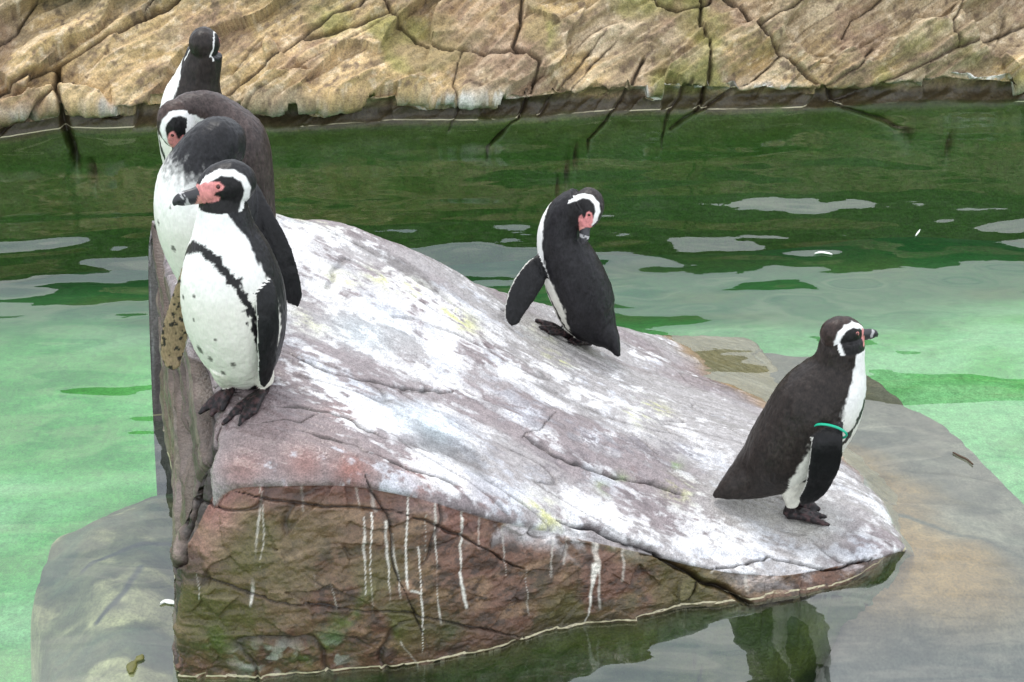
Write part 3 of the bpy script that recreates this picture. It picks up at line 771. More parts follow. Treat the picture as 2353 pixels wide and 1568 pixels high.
# sample the profile densely where it is in view
sarc = np.concatenate([[0], np.cumsum(np.linalg.norm(np.diff(prof, axis=0), axis=1))])
i_of = lambda z: sarc[np.argmax(prof[:, 1] > z)]
knots = np.concatenate([np.linspace(0, i_of(-.15), 14)[:-1], np.linspace(i_of(-.15), i_of(.62), 136), np.linspace(i_of(.62), i_of(1.40), 36)[1:], np.linspace(i_of(1.40), sarc[-1], 12)[1:]])
NV = len(knots)
pr = np.stack([np.interp(knots, sarc, prof[:, k]) for k in range(2)], -1)
xs_w = foot[:, 0]
WP = np.zeros((NV, NW, 3))
lipn = fbm(np.stack([xs_w * 1.3, 0 * xs_w, 0 * xs_w], -1), 3, 140) - 0.5
steep = fbm(np.stack([xs_w * 0.55 + 4, 0 * xs_w, 0 * xs_w], -1), 2, 141) - 0.5
for r_ in range(NV):
    dy, dz = pr[r_]
    WP[r_, :, 0] = xs_w
    WP[r_, :, 1] = foot[:, 1] + dy * (1 + 0.7 * steep * (dz > 0.1)) + (0.16 * lipn if dz > 0.02 else 0.16 * lipn * np.exp(dz * 2))
    WP[r_, :, 2] = dz * (1 + (0.35 * lipn if 0 < dz else 0)) if dz > 0 else dz
WPX, WPY = project(WP)
# joints between the blocks
wj = [([(-60, 240), (0, 208), (60, 180), (130, 150), (240, 92), (330, 46), (400, 8), (440, -40)], 5, .06),
      ([(-60, 345), (0, 308), (70, 255), (125, 208), (135, 150)], 4, .05),
      ([(133, 150), (128, 200), (140, 245), (152, 300), (170, 360), (240, 420)], 9, .09),
      ([(140, 240), (200, 262), (270, 272), (330, 240), (390, 195), (470, 170)], 4, .035),
      ([(480, 225), (545, 195), (600, 155), (690, 92), (760, 35), (830, 12), (860, -40)], 3.5, .03),
      ([(700, 90), (800, 70), (900, 30), (960, 90), (1020, 118), (1100, 126), (1190, 132)], 4, .04),
      ([(900, 30), (870, -40)], 4, .04),
      ([(1200, -40), (1195, 60), (1180, 120), (1235, 152), (1215, 222), (1188, 275), (1130, 335), (1090, 370)], 5, .05),
      ([(1390, 75), (1345, 130), (1290, 195), (1240, 260)], 3, .025), ([(1420, 80), (1370, 140), (1310, 210)], 2.5, .02),
      ([(1485, 125), (1440, 210), (1395, 275), (1350, 322), (1310, 390), (1280, 440)], 4.5, .045),
      ([(1590, 190), (1540, 250), (1520, 330)], 3, .03),
      ([(1640, -40), (1690, 0), (1740, 60), (1800, 125), (1850, 170), (1890, 200), (1940, 246), (2060, 290), (2200, 340)], 4.5, .045),
      ([(1800, 125), (1720, 190), (1640, 232), (1590, 262), (1540, 300)], 4, .035),
      ([(1610, -40), (1615, 40), (1632, 100), (1628, 190), (1600, 255)], 4, .05),
      ([(1480, -40), (1510, 10), (1560, 22), (1630, 0), (1640, -40)], 4.5, .05),
      ([(1890, 203), (1960, 165), (2010, 110)], 3.0, .025),
      ([(2420, 30), (2300, 75), (2200, 112), (2100, 160), (2000, 202), (1910, 225)], 4, .035),
      ([(1745, 65), (1820, 20), (1880, -40)], 3.5, .03), ([(1940, 80), (1960, 40), (2010, 10), (2050, -40)], 3.5, .03),
      ([(2200, 112), (2180, 60), (2240, -40)], 2.5, .02),
      ([(380, -40), (330, 46)], 3, .03), ([(-80, 130), (40, 60), (110, -40)], 4, .04),
      ([(2353, 190), (2450, 150), (2560, 60)], 4, .04), ([(-80, 130), (-200, 60), (-260, -100)], 4, .04), ([(-60, 240), (-200, 260), (-330, 380)], 4, .04),
      ([(2420, 30), (2600, -60)], 4, .04), ([(2450, 150), (2520, 260)], 4, .04), ([(1060, 126), (1040, 200), (1055, 240), (1030, 300)], 2.2, .018)]
wp2 = np.stack([WPX, WPY], -1)
wobx = np.stack([fbm(WP * 9, 3, 150) - .5, fbm(WP * 9, 3, 151) - .5], -1) * 13
jd = np.full(WPX.shape, 1e3); wdisp = np.zeros(WPX.shape); jmask = np.zeros(WPX.shape)
vis = (WP[..., 2] > -0.7) & (WP[..., 2] < 1.5)
for pts, hw, dep in wj:
    pts = np.array(pts, float)
    lo, hi = pts.min(0) - 120, pts.max(0) + 120
    mk = vis & (WPX > lo[0]) & (WPX < hi[0]) & (WPY > lo[1]) & (WPY < hi[1])
    d, tt = poly_dist(wp2[mk] + wobx[mk], pts)
    w_ = hw * (0.25 + 0.85 * vnoise(WP[mk] * 7, 6))
    g = np.exp(-(d / w_) ** 2)
    wdisp[mk] -= dep * g * 1.15 + 0.010 * np.exp(-d / 14.0)
    jmask[mk] = np.maximum(jmask[mk], g)
    jd[mk] = np.minimum(jd[mk], d / hw)
# blocks = connected areas between the joints
from collections import deque
free = (jd > 0.75)
lab = np.full((NV, NW), -1, int); nlab = 0
for r_ in range(NV):
    for k_ in range(NW):
        if free[r_, k_] and lab[r_, k_] < 0:
            dq = deque([(r_, k_)]); lab[r_, k_] = nlab; cells = 1
            while dq:
                i_, j_ = dq.popleft()
                for a_, b_ in ((i_ - 1, j_), (i_ + 1, j_), (i_, j_ - 1), (i_, j_ + 1)):
                    if 0 <= a_ < NV and 0 <= b_ < NW and free[a_, b_] and lab[a_, b_] < 0:
                        lab[a_, b_] = nlab; dq.append((a_, b_)); cells += 1
            if cells < 140:
                lab[lab == nlab] = -2
            else:
                nlab += 1
lab[lab == -2] = -1
for _ in range(60):
    if not (lab < 0).any(): break
    for sh, ax in ((1, 0), (-1, 0), (1, 1), (-1, 1)):
        o2 = np.roll(lab, sh, ax)
        if ax == 0: o2[0 if sh == 1 else -1] = -1
        else: o2[:, 0 if sh == 1 else -1] = -1
        lab = np.where(lab < 0, o2, lab)
lab[lab < 0] = 0
off = rng.normal(0, 0.022, nlab); tiltx = rng.normal(0, 0.035, nlab); tiltz = rng.normal(0, 0.05, nlab)
for l_ in range(nlab):
    m = lab == l_
    if m.sum() > 25000: continue
    cx_, cz_ = WP[m][:, 0].mean(), WP[m][:, 2].mean()
    wdisp[m] += np.clip(off[l_] + tiltx[l_] * (WP[m][:, 0] - cx_) + tiltz[l_] * (WP[m][:, 2] - cz_), -.05, .05) * sstep(0, 3, jd[m])
# diagonal bedding + broken relief
ca, sa = math.cos(R(40)), math.sin(R(40))
bx_ = WP[..., 0] * ca + WP[..., 2] * 1.5 * sa; by_ = -WP[..., 0] * sa + WP[..., 2] * 1.5 * ca
BQ = np.stack([bx_, by_, WP[..., 1] * 0.4], -1)
BQ = BQ + 0.12 * np.stack([fbm(WP * 2.2, 2, 160 + k) - .5 for k in range(3)], -1)
bed = ridged(BQ * np.array([1.6, 9, 2]), 4, 161)
fine = fbm(WP * 11, 4, 162)
above = sstep(-.02, .1, WP[..., 2])
NF = 420
sdp = np.stack([rng.uniform(-6, 6, NF), rng.uniform(-3.5, 5.5, NF)], -1)
fq = np.stack([BQ[..., 0] * .8 + .5 * (fbm(WP * 3, 2, 166) - .5), BQ[..., 1] * 1.7 + .5 * (fbm(WP * 3, 2, 167) - .5)], -1).reshape(-1, 2).astype(np.float32)
ci = np.concatenate([((fq[k:k + 20000, None] - sdp[None].astype(np.float32)) ** 2).sum(-1).argmin(1) for k in range(0, len(fq), 20000)])
dlt = fq - sdp[ci]
fac = np.clip(rng.normal(0, .024, NF)[ci] + (rng.normal(0, .20, (NF, 2))[ci] * dlt).sum(1), -.07, .07).reshape(WPX.shape)
wdisp += above * fac
wdisp += above * (0.035 * (fbm(WP * np.array([1.3, 1, 1.8]), 3, 163) - .5) + 0.035 * (bed - 0.62) + 0.030 * (ridged(WP * np.array([6, 6, 9]), 4, 165, .6) - .6) + 0.026 * (fine - .5))
bs_ = BQ[..., 1] * 6.5 + 0.9 * (fbm(WP * np.array([1.2, 1, 1.2]), 2, 167) - .5)
saw = bs_ - np.floor(bs_)
saw = np.where(saw < .86, saw / .86, (1 - saw) / .14)
wdisp += above * 0.036 * (saw - .5) * sstep(.35, .6, fbm(WP * np.array([1.6, 1, 2]), 2, 169))
bs2 = BQ[..., 1] * 17 + 0.8 * (fbm(WP * 3, 2, 177) - .5); saw2 = bs2 - np.floor(bs2)
wdisp += above * 0.010 * (saw2 - .5) * sstep(.40, .6, fbm(WP * np.array([2.4, 2, 3]), 2, 178))
wv_ = veins(BQ, (1.3, 7, 1.5), 320, .955) * above * .6
wdisp -= 0.022 * wv_
wdisp += above * 0.014 * (ridged(WP * np.array([22, 22, 30]), 3, 168, .6) - .6)
wdisp += (1 - above) * 0.05 * (fbm(WP * 3, 3, 164) - .5)
wdisp *= 0.62 + 0.38 * sstep(0.11, 0.21, WP[..., 2]) + 0.38 * sstep(0.0, -.1, WP[..., 2])
widx = np.arange(NV * NW).reshape(NV, NW)
WFc = grid_faces(widx.T)
WVf = WP.reshape(-1, 3)
WN = vnormals(WVf, WFc)
if WN[NV * NW // 3, 1] > 0:
    WFc = WFc[:, ::-1]; WN = -WN
WVd = WVf + WN * wdisp.reshape(-1, 1)
# pigment
n1, n2, n3 = fbm(WP * np.array([1.4, 1.4, 2.2]), 5, 170), fbm(BQ * np.array([4, 22, 5]), 4, 171, .6), fbm(WP * 22, 4, 172, .6)
wc = np.empty(WP.shape); wc[:] = (0.40, 0.285, 0.135)
wc = mixc(wc, (0.53, 0.385, 0.205), sstep(0.5, 0.68, n1))
wc = mixc(wc, (0.27, 0.205, 0.125), sstep(0.5, 0.34, n1) * 0.9)
wc = mixc(wc, (0.20, 0.145, 0.09), sstep(0.52, 0.70, n2) * 0.7)
wc = mixc(wc, (0.58, 0.47, 0.32), sstep(0.50, 0.32, n2) * 0.5)
wc = mixc(wc, (0.13, 0.09, 0.06), sstep(0.60, 0.74, n3) * 0.8)
wc = mixc(wc, (0.60, 0.50, 0.36), sstep(0.40, 0.28, n3) * 0.5)
wc = mixc(wc, (0.21, 0.20, 0.055), sstep(0.52, 0.66, fbm(WP * np.array([2.1, 2, 2.6]) + 5, 4, 173)) * 0.75)
wc = mixc(wc, (0.24, 0.15, 0.10), sstep(0.56, 0.68, fbm(WP * np.array([2.6, 2, 2.6]) + 15, 4, 174)) * 0.5)
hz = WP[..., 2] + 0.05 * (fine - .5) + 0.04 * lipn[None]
salt = np.exp(-((hz - 0.128) / 0.016) ** 2) * sstep(0.45, 0.62, fbm(np.stack([WP[..., 0] * 2.2, 0 * hz, WP[..., 2] * 3], -1), 4, 175))
wc = mixc(wc, (0.66, 0.64, 0.60), np.clip(salt * 1.2, 0, 1) * sstep(.35, .5, n3))
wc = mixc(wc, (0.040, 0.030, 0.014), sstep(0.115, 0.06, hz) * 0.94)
wc = mixc(wc, (0.06, 0.085, 0.018), sstep(0.03, -0.04, hz))
wc = mixc(wc, (0.035, 0.085, 0.012), sstep(-0.04, -0.25, hz))
wc *= 1.12
wc = mixc(wc, (0.07, 0.048, 0.025), np.clip(wv_, 0, 1) * .8)
wc = mixc(wc, (0.012, 0.026, 0.008), sstep(0.50, 0.72, WP[..., 2] + 0.35 * (n1 - .5)) * 0.93)    # moss and ivy over the upper face
wc = mixc(wc, (0.045, 0.03, 0.02), np.clip(jmask, 0, 1) * 0.7)
wall_root = empty('rock_wall', (0, float(foot[:, 1].mean()), 0))
tag(wall_root, 'tan fissured rock face with mossy stains along the far edge of the pool', 'rock wall')
wetw = sstep(0.13, 0.05, hz) * 0.8
wcol = np.concatenate([np.clip(wc, 0, 1), wetw[..., None]], -1).reshape(-1, 4)
flab = lab.ravel()[WFc[:, 0]]
sizes = np.bincount(flab, minlength=nlab)
for l_ in np.argsort(-sizes):
    if sizes[l_] == 0: continue
    ff = WFc[flab == l_]
    u_, inv = np.unique(ff, return_inverse=True)
    ob = mesh_obj('stone_block', WVd[u_], inv.reshape(-1, 4), M_WALL, color=wcol[u_])
    adopt(ob, wall_root)
# custom normals are not needed: neighbouring blocks only meet inside the joints

# ground behind and around the pool, out to the horizon
gv = np.array([[-300, 14.0, 1.45], [300, 14.0, 1.45], [300, 400, 2.4], [-300, 400, 2.4]])
M_GROUND = plain_mat('dry_ground', (0.16, 0.15, 0.10), 0.9, scale=1.5, amp=0.4)
tag(mesh_obj('ground', gv, np.array([[0, 1, 2, 3]]), M_GROUND), kind='structure')

# ================================================================== PENGUINS
class Loft:
    def __init__(self, secs, kind, nseg=32, n=110, info=None):
        """secs: rows of centre(3), ventral/width dir(3), radius along it, radius across it"""
        a_ = catmull(np.array([np.concatenate([c_, v_, [r1, r2]]) for c_, v_, r1, r2 in secs]), n)
        self.C = a_[:, :3]
        T = np.gradient(self.C, axis=0); T /= np.linalg.norm(T, axis=1, keepdims=True)
        v = a_[:, 3:6]; v = v - (v * T).sum(1, keepdims=True) * T
        self.v = v / np.linalg.norm(v, axis=1, keepdims=True)
        self.s = np.cross(T, self.v); self.T = T
        self.rv, self.rs = np.maximum(a_[:, 6], .0012), np.maximum(a_[:, 7], .0012)
        self.sig = np.linspace(0, len(secs) - 1, n); self.kind = kind; self.info = info or {}
        ph = np.linspace(0, 2 * math.pi, nseg, endpoint=False)
        ring = (self.C[:, None] + self.v[:, None] * (self.rv[:, None] * np.cos(ph))[..., None] + self.s[:, None] * (self.rs[:, None] * np.sin(ph))[..., None])
        self.V = np.vstack([ring.reshape(-1, 3), self.C[:1], self.C[-1:]])
        i_ = np.arange(n * nseg).reshape(n, nseg)
        i_ = np.hstack([i_, i_[:, :1]])
        self.F = [list(map(int, f_)) for f_ in grid_faces(i_)]
        e0, e1 = n * nseg, n * nseg + 1
        for k in range(nseg):
            self.F.append([int(i_[0, k + 1]), int(i_[0, k]), e0]); self.F.append([int(i_[-1, k]), int(i_[-1, k + 1]), e1])
    def coords(self, P):
        best = np.full(len(P), 1e9); bi = np.zeros(len(P), int)
        lo, hi = self.V.min(0) - .012, self.V.max(0) + .012
        ii = np.nonzero(((P > lo) & (P < hi)).all(1))[0]
        sd_ = np.full(len(P), 1e3); sg = np.zeros(len(P)); phi = np.zeros(len(P))
        if len(ii) == 0: return sd_, sg, phi
        for st in range(0, len(ii), 8000):
            jj = ii[st:st + 8000]; q_ = P[jj]
            D = q_[:, None] - self.C[None]
            a1 = (D * self.v[None]).sum(-1); a2 = (D * self.s[None]).sum(-1); a3 = (D * self.T[None]).sum(-1)
            rho = np.sqrt((a1 / self.rv) ** 2 + (a2 / self.rs) ** 2)
            rr_ = np.minimum(self.rv, self.rs)
            dd_ = np.hypot((rho - 1) * rr_, a3 * 1.0)
            k = dd_.argmin(1); w_ = np.arange(len(jj))
            sd_[jj] = dd_[w_, k]; sg[jj] = self.sig[k]
            phi[jj] = np.arctan2(a2[w_, k] / self.rs[k], a1[w_, k] / self.rv[k])
        return sd_, sg, phi
def nrm(v):
    v = np.asarray(v, float); return v / np.linalg.norm(v)

BAND = np.array([(2.4, 1.42), (3.5, 1.36), (4.4, 1.24), (5.1, 1.02), (5.65, 0.66), (5.95, 0.25), (6.0, 0.0)])
HBAND = np.array([(.050, .014), (.034, .026), (.010, .035), (-.014, .031), (-.031, .016), (-.036, -.006), (-.031, -.028), (-.022, -.050)])
HPOLY = np.vstack([HBAND, [(.03, -.060), (.07, -.03), (.07, .014)]])
PINK = np.array([(.064, .010), (.044, .019), (.030, .0215), (.016, .019), (.0105, .011), (.015, .004), (.026, .001), (.032, -.006), (.020, -.0115), (.022, -.017), (.034, -.021), (.064, -.026)])
def penguin(name, label, torso, dirs, head, flippers, legs, dark, spots=(), band=True, white_top=99.0, headband=1.0, hbw=1.0, band_up=0.0, pinkx=-1.0, throat=-.050, fl_band=None, lean_white=0.0, root=None, belly=(0.70, 0.69, 0.62), seed=0, headdark=None):
    """torso: ten sections tail tip .. neck top; head: centre, forward, up, scale"""
    shells = []
    secs = [(c_, dirs[min(k, len(dirs) - 1)] if len(dirs) > 1 else dirs[0], r1, r2) for k, (c_, r1, r2) in enumerate(torso)]
    shells.append(Loft(secs, 'torso', 40, 150))
    hc, hf, hu, hs = head
    hf = nrm(hf); hu = nrm(np.asarray(hu) - np.dot(hu, hf) * hf); hw_ = np.cross(hf, hu)
    hsec = []
    for x_, ru, rw, du in [(-.064, .004, .004, 0), (-.057, .022, .020, 0), (-.040, .039, .034, 0), (-.014, .047, .040, 0), (.012, .044, .038, -.001), (.034, .034, .029, -.005), (.050, .022, .016, -.009), (.058, .012, .008, -.010)]:
        hsec.append((hc + hf * x_ * hs + hu * du * hs, hu, ru * hs, rw * hs))
    shells.append(Loft(hsec, 'head', 32, 60))
    for fl in flippers:
        shells.append(Loft(fl['secs'], 'flipper', 24, 70, fl))
    for lg in legs:
        hip, ank, heel, toes, thighcol = lg['hip'], lg['ankle'], lg['heel'], lg['toes'], lg.get('col', (0.68, 0.66, 0.58))
        shells.append(Loft([(hip, (1, 0, 0), lg['rt'], lg['rt']), (hip * .5 + ank * .5, (1, 0, 0), lg['rt'] * .82, lg['rt'] * .82), (ank, (1, 0, 0), .019, .019)], 'thigh', 20, 30, {'col': thighcol}))
        up_ = np.array([0, 0, 1.])
        shells.append(Loft([(ank + up_ * .02, (1, 0, 0), .0155, .0155), (ank * .5 + heel * .5 + up_ * .006, (1, 0, 0), .0145, .0145), (heel + up_ * .011, (1, 0, 0), .013, .012)], 'foot', 16, 24))
        mid = np.mean(toes, 0)
        lat = nrm(np.cross(mid - heel, up_))
        wid = max(np.ptp([(t_ - heel) @ lat for t_ in toes]) * 0.42, .012)
        shells.append(Loft([(heel + up_ * .010, lat, .012, .009), (heel * .6 + mid * .4 + up_ * .010, lat, wid * .62, .0075), (heel * .25 + mid * .75 + up_ * .006, lat, wid * .95, .005), (heel * .1 + mid * .9 + up_ * .004, lat, wid * .85, .003)], 'foot', 24, 30))
        for t_ in toes:
            k1 = heel * .55 + t_ * .45 + up_ * .015; k2 = heel * .2 + t_ * .8 + up_ * .009
            shells.append(Loft([(heel + up_ * .014, lat, .013, .012), (k1 + up_ * .003, lat, .0125, .012), (k2 + up_ * .003, lat, .0105, .0095), (t_ * 1.06 - heel * .06 + up_ * .007, lat, .0045, .005)], 'foot', 14, 36))
    Vv, Ff, o_ = [], [], 0
    for s_ in shells:
        Vv.append(s_.V); Ff += [[i + o_ for i in f_] for f_ in s_.F]; o_ += len(s_.V)
    me = bpy.data.meshes.new('tmp'); me.from_pydata(np.vstack(Vv).tolist(), [], Ff); me.update()
    ob = bpy.data.objects.new('tmp', me); col.objects.link(ob)
    rm = ob.modifiers.new('r', 'REMESH'); rm.mode = 'VOXEL'; rm.voxel_size = 0.0034
    sm = ob.modifiers.new('s', 'SMOOTH'); sm.factor = 0.5; sm.iterations = 3
    ev = ob.evaluated_get(bpy.context.evaluated_depsgraph_get()); m2 = ev.to_mesh()
    nv = len(m2.vertices); V = np.empty(nv * 3, np.float32); m2.vertices.foreach_get('co', V); V = V.reshape(-1, 3).astype(float)
    lt = np.empty(len(m2.polygons), np.int32); m2.polygons.foreach_get('loop_total', lt)
    li = np.empty(len(m2.loops), np.int32); m2.loops.foreach_get('vertex_index', li)
    nrmv = np.empty(nv * 3, np.float32); m2.vertices.foreach_get('normal', nrmv); nrmv = nrmv.reshape(-1, 3)
    Fq = li.reshape(-1, 4) if (lt == 4).all() else None
    if Fq is None:
        st = np.concatenate([[0], np.cumsum(lt)[:-1]]); Fq = np.array([[li[s], li[s + 1], li[s + 2], li[s + 3 if t == 4 else s + 2]] for s, t in zip(st, lt)])
    ev.to_mesh_clear(); bpy.data.objects.remove(ob); bpy.data.meshes.remove(me)
    tuft = fbm(V * np.array([75, 75, 34]) + seed * 7, 3, 250 + seed, .6) - .5
    V = V + nrmv * (tuft * 0.0045)[:, None]
    # plumage
    D = [s_.coords(V) for s_ in shells]
    which = np.argmin(np.stack([d_[0] for d_ in D]), 0)
    dark = np.array(dark); WHITE = np.array((0.80, 0.80, 0.78)); BLK = np.array((0.008, 0.0075, 0.008))
    hd = dark if headdark is None else np.array(headdark)
    c_ = np.tile(dark, (nv, 1))
    nz = fbm(V * 45 + seed, 3, 200 + seed, .6) - .5; nz2 = fbm(V * np.array([110, 110, 60]) + seed, 2, 210 + seed) - .5
    fz = nz * 0.22 + nz2 * 0.30
    lum = 1 + (fbm(V * 16 + seed, 3, 205) - .5) * 0.7 + tuft * 0.9
    sg, ph = D[0][1], np.abs(D[0][2])
    m = which == 0
    phd = np.interp(sg, [0, 1, 2, 3, 4, 5, 6, 7, 8, 9], [0, 0, .7, 1.6, 1.80, 1.72, 1.55, 1.40, 1.25, 1.15]) + (lean_white if not isinstance(lean_white, tuple) else lean_white[0] + (lean_white[1] - lean_white[0]) * sstep(4.2, 5.0, sg))
    bel = sstep(6.2, 4.6, sg)[:, None]
    wm_ = sstep(.05, -.05, ph + fz * .55 - phd)[:, None]
    tors = (WHITE * (1 - bel) + np.array(belly) * bel) * wm_ + dark * lum[:, None] * (1 - wm_)
    if band:
        d_, t_ = poly_dist(np.stack([sg * .75, ph], -1) + np.stack([fz * .3, fz * .5], -1), (BAND + np.array([[band_up * min(1, max(0, (b_[0] - 3.0) / 2.5)), 0] for b_ in BAND])) * np.array([.75, 1]))
        bw_ = np.interp(t_, [0, .35, .6, .8, 1], [.05, .075, .12, .15, .12])
        bm_ = (sstep(1.22, .82, d_ / bw_) * (sg > 2.2))[:, None]; tors = tors * (1 - bm_) + BLK * 1.5 * bm_
    if white_top < 90:
        f_ = sstep(white_top - .55, white_top + .55, sg + fz * 2.4 + 0.25)[:, None]
        tors = tors * (1 - f_) + dark * lum[:, None] * f_
    for s_, p_, r_ in spots:
        P0 = D[0]
        dd_ = np.hypot((P0[1] - s_) * .75, P0[2] - p_)
        sm_ = (sstep(1.35, .6, dd_ / (r_ * (1 + fz))) * .85)[:, None]; tors = tors * (1 - sm_) + np.array((.06, .06, .05)) * sm_
    c_ = np.where(m[:, None], tors, c_)
    # head
    L_ = (V - hc) / hs
    x_, y_, z_ = L_ @ hf, L_ @ hu, np.abs(L_ @ hw_)
    jx = x_ + nz2 * .004; jy = y_ + nz * .004
    q_ = np.stack([jx, jy], -1)
    d_, t_ = poly_dist(q_, HBAND)
    ins = poly_sd(jx, jy, HPOLY) > 0
    hcx = np.tile(hd, (nv, 1)) * lum[:, None]
    hcx = np.where(ins[:, None], BLK, hcx)
    side = z_ > .010
    hm_ = headband * (sstep(1.25, .8, d_ / (hbw * np.interp(t_, [0, .3, .7, 1], [.0040, .0055, .0068, .010])) / hbw) * side)[:, None]; hcx = hcx * (1 - hm_) + WHITE * hm_
    pk_ = sstep(-.0016, .0016, poly_sd(x_ + nz2 * .003, y_ + nz2 * .003, PINK) + .0005)[:, None] * (ins & (x_ > pinkx))[:, None]
    hcx = hcx * (1 - pk_) + np.array((.64, .25, .245)) * (1 + nz2[:, None] * .8) * pk_
    hcx = np.where(((y_ < throat + nz * .02) & (x_ < .03))[:, None], WHITE, hcx)
    mh = (which == 1) | ((which == 0) & (sg > 8.0) & ins & (y_ > -.050 + nz * .02) & (x_ > -.034) & (x_ < .06))
    c_ = np.where(mh[:, None], hcx, c_)
    # the throat just under the chin, where neck and head blend
    # flippers, legs
    for k, s_ in enumerate(shells):
        mk = which == k
        if s_.kind == 'flipper':
            t1, p1 = D[k][1] / (len(s_.info['secs']) - 1), D[k][2]
            outer = np.sin(p1) * s_.info.get('outer', 1) > 0
            fc = np.where(outer[:, None], np.array(s_.info.get('out', BLK)) * lum[:, None], np.array(s_.info.get('inn', (.35, .30, .24))))
            if s_.info.get('spot'):
                sp_ = fbm(V * np.array([95, 95, 70]), 2, 222)
                fc = np.where((~outer & (sp_ > .60))[:, None], np.array((.03, .025, .02)), fc)
                fc = np.where((~outer & (t1 > .93))[:, None], np.array((.03, .025, .02)), fc)
            ed = np.cos(p1) * s_.info.get('trail', 1)
            fc = np.where(((ed > .955) & (t1 > .12) & (t1 < .97))[:, None], np.array((.55, .54, .5)), fc)
            root_f = sstep(.02, .2, t1 + fz * .3)[:, None] if s_.info.get('fade') else 1.0
            fc = fc * root_f + dark * lum[:, None] * (1 - root_f) if s_.info.get('fade') else fc
            c_ = np.where(mk[:, None], fc, c_)
        elif s_.kind == 'thigh':
            c_ = np.where(mk[:, None], np.array(s_.info['col']) * (1 + nz2[:, None] * .5), c_)
        elif s_.kind == 'foot':
            mo = sstep(.46, .66, fbm(V * 130, 3, 230 + seed))[:, None]
            c_ = np.where(mk[:, None], np.array((.012, .010, .011)) * (1 - mo * .5) + np.array((.085, .045, .045)) * mo * .5, c_)
    r_ = empty(name, tuple(root))
    tag(r_, label, 'penguin', 'penguins on the boulder')
    bo = mesh_obj('body', V, Fq, M_FEATHER, color=np.clip(c_, 0, 1)); adopt(bo, r_)
    # beak
    bsec = []
    for x2, rh, rw, du in [(.034, .0180, .0135, -.008), (.050, .0190, .0130, -.0095), (.066, .0165, .0105, -.010), (.081, .0152, .0088, -.010), (.093, .0128, .0068, -.0115), (.101, .0078, .0042, -.015), (.105, .0015, .0012, -.020)]:
        bsec.append((hc + hf * x2 * hs + hu * du * hs, hu, rh * hs, rw * hs))
    bl = Loft(bsec, 'beak', 20, 46)
    Lb = (bl.V - hc) / hs; bx2, by2 = Lb @ hf, Lb @ hu
    bn = fbm(bl.V * 160, 3, 240)
    bc = np.tile(np.array((.028, .028, .032)), (len(bl.V), 1))
    bc = np.where((bx2 < .058 - .9 * (by2 + .010) * 0.6)[:, None] & (by2 < -.008)[:, None], np.array((.60, .27, .23)), bc)
    bc = np.where((bx2 < .048)[:, None], np.array((.50, .20, .18)), bc)
    bc = np.where((np.abs(bx2 - .083 - .3 * (by2 + .01)) < .005)[:, None] & (bn > .42)[:, None], np.array((.42, .42, .42)), bc)
    bc = np.where((np.abs(by2 + .0125) < .0011)[:, None] & (bx2 < .1)[:, None], np.array((.01, .01, .01)), bc)
    me = bpy.data.meshes.new('beak'); me.from_pydata(bl.V.tolist(), [], bl.F); me.update()
    for p in me.polygons: p.use_smooth = True
    at_ = me.color_attributes.new('Col', 'FLOAT_COLOR', 'POINT'); at_.data.foreach_set('color', np.hstack([bc, np.ones((len(bc), 1))]).astype(np.float32).ravel())
    me.materials.append(M_BEAK)
    bk = bpy.data.objects.new('beak', me); col.objects.link(bk); adopt(bk, r_)
    # eyes
    for sd_ in (-1, 1):
        ec = hc + hs * (hf * .020 + hu * .011 + hw_ * sd_ * .0335)
        nd = nrm(hw_ * sd_ * .9 + hf * .25 + hu * .1)
        a1 = nrm(np.cross(nd, hu)); a2 = np.cross(nd, a1)
        th = np.linspace(0, 2 * math.pi, 16, endpoint=False); rows_ = []
        for rr_, hh in [(.0002, .0036), (.0022, .0032), (.0037, .0019), (.0043, .0), (.0045, -.004)]:
            rows_.append(ec + hs * (rr_ * (np.cos(th)[:, None] * a1 + np.sin(th)[:, None] * a2) + hh * nd))
        g_ = np.stack(rows_); gi = np.arange(g_.shape[0] * 16).reshape(-1, 16); gi = np.hstack([gi, gi[:, :1]])
        eo = mesh_obj('eye', g_.reshape(-1, 3), grid_faces(gi), M_EYE); adopt(eo, r_)
        rows_ = []
        for t2 in np.linspace(0, 2 * math.pi, 9):
            rad = .0058 + .0018 * math.cos(t2); hh = .0018 * math.sin(t2) - .0006
            rows_.append(ec + hs * (rad * (np.cos(th)[:, None] * a1 + np.sin(th)[:, None] * a2) + hh * nd))
        g_ = np.stack(rows_); gi = np.arange(g_.shape[0] * 16).reshape(-1, 16); gi = np.hstack([gi, gi[:, :1]])
        ro = mesh_obj('eye_ring', g_.reshape(-1, 3), grid_faces(gi), M_EYERING); ro.parent = eo
    return r_

SLATE, BROWN, DKBROWN = (0.013, 0.013, 0.015), (0.046, 0.034, 0.032), (0.019, 0.0145, 0.0125)
def tsec(rows_, Y, rs_scale=1.0):
    """rows: x, y in measured pixels, depth offset, radius in pixels, across/along ratio"""
    out = []
    for x, y, dy, r_, k in rows_:
        p = at_y(x, y, Y + dy); out.append((p, r_ * px_m(p), r_ * px_m(p) * k * rs_scale))
    return out
def fsec(rows_, Y, vdir, thick=(.014, .011, .008, .007, .006, .003)):
    out = []
    a_, b_ = np.array(rows_[-2], float), np.array(rows_[-1], float)
    e_ = a_ * .3 + b_ * .7; e_[3] = a_[3] * .66
    b_[3] = 1.5
    rows_ = list(rows_[:-1]) + [tuple(e_), tuple(b_)]
    if isinstance(vdir, list): vdir = vdir[:-1] + [vdir[-1]] * 2
    for k, (x, y, dy, r_) in enumerate(rows_):
        p = at_y(x, y, Y + dy); out.append((p, np.asarray(vdir[k] if isinstance(vdir, list) else vdir, float), r_ * px_m(p), thick[min(k, len(thick) - 1)]))
    return out
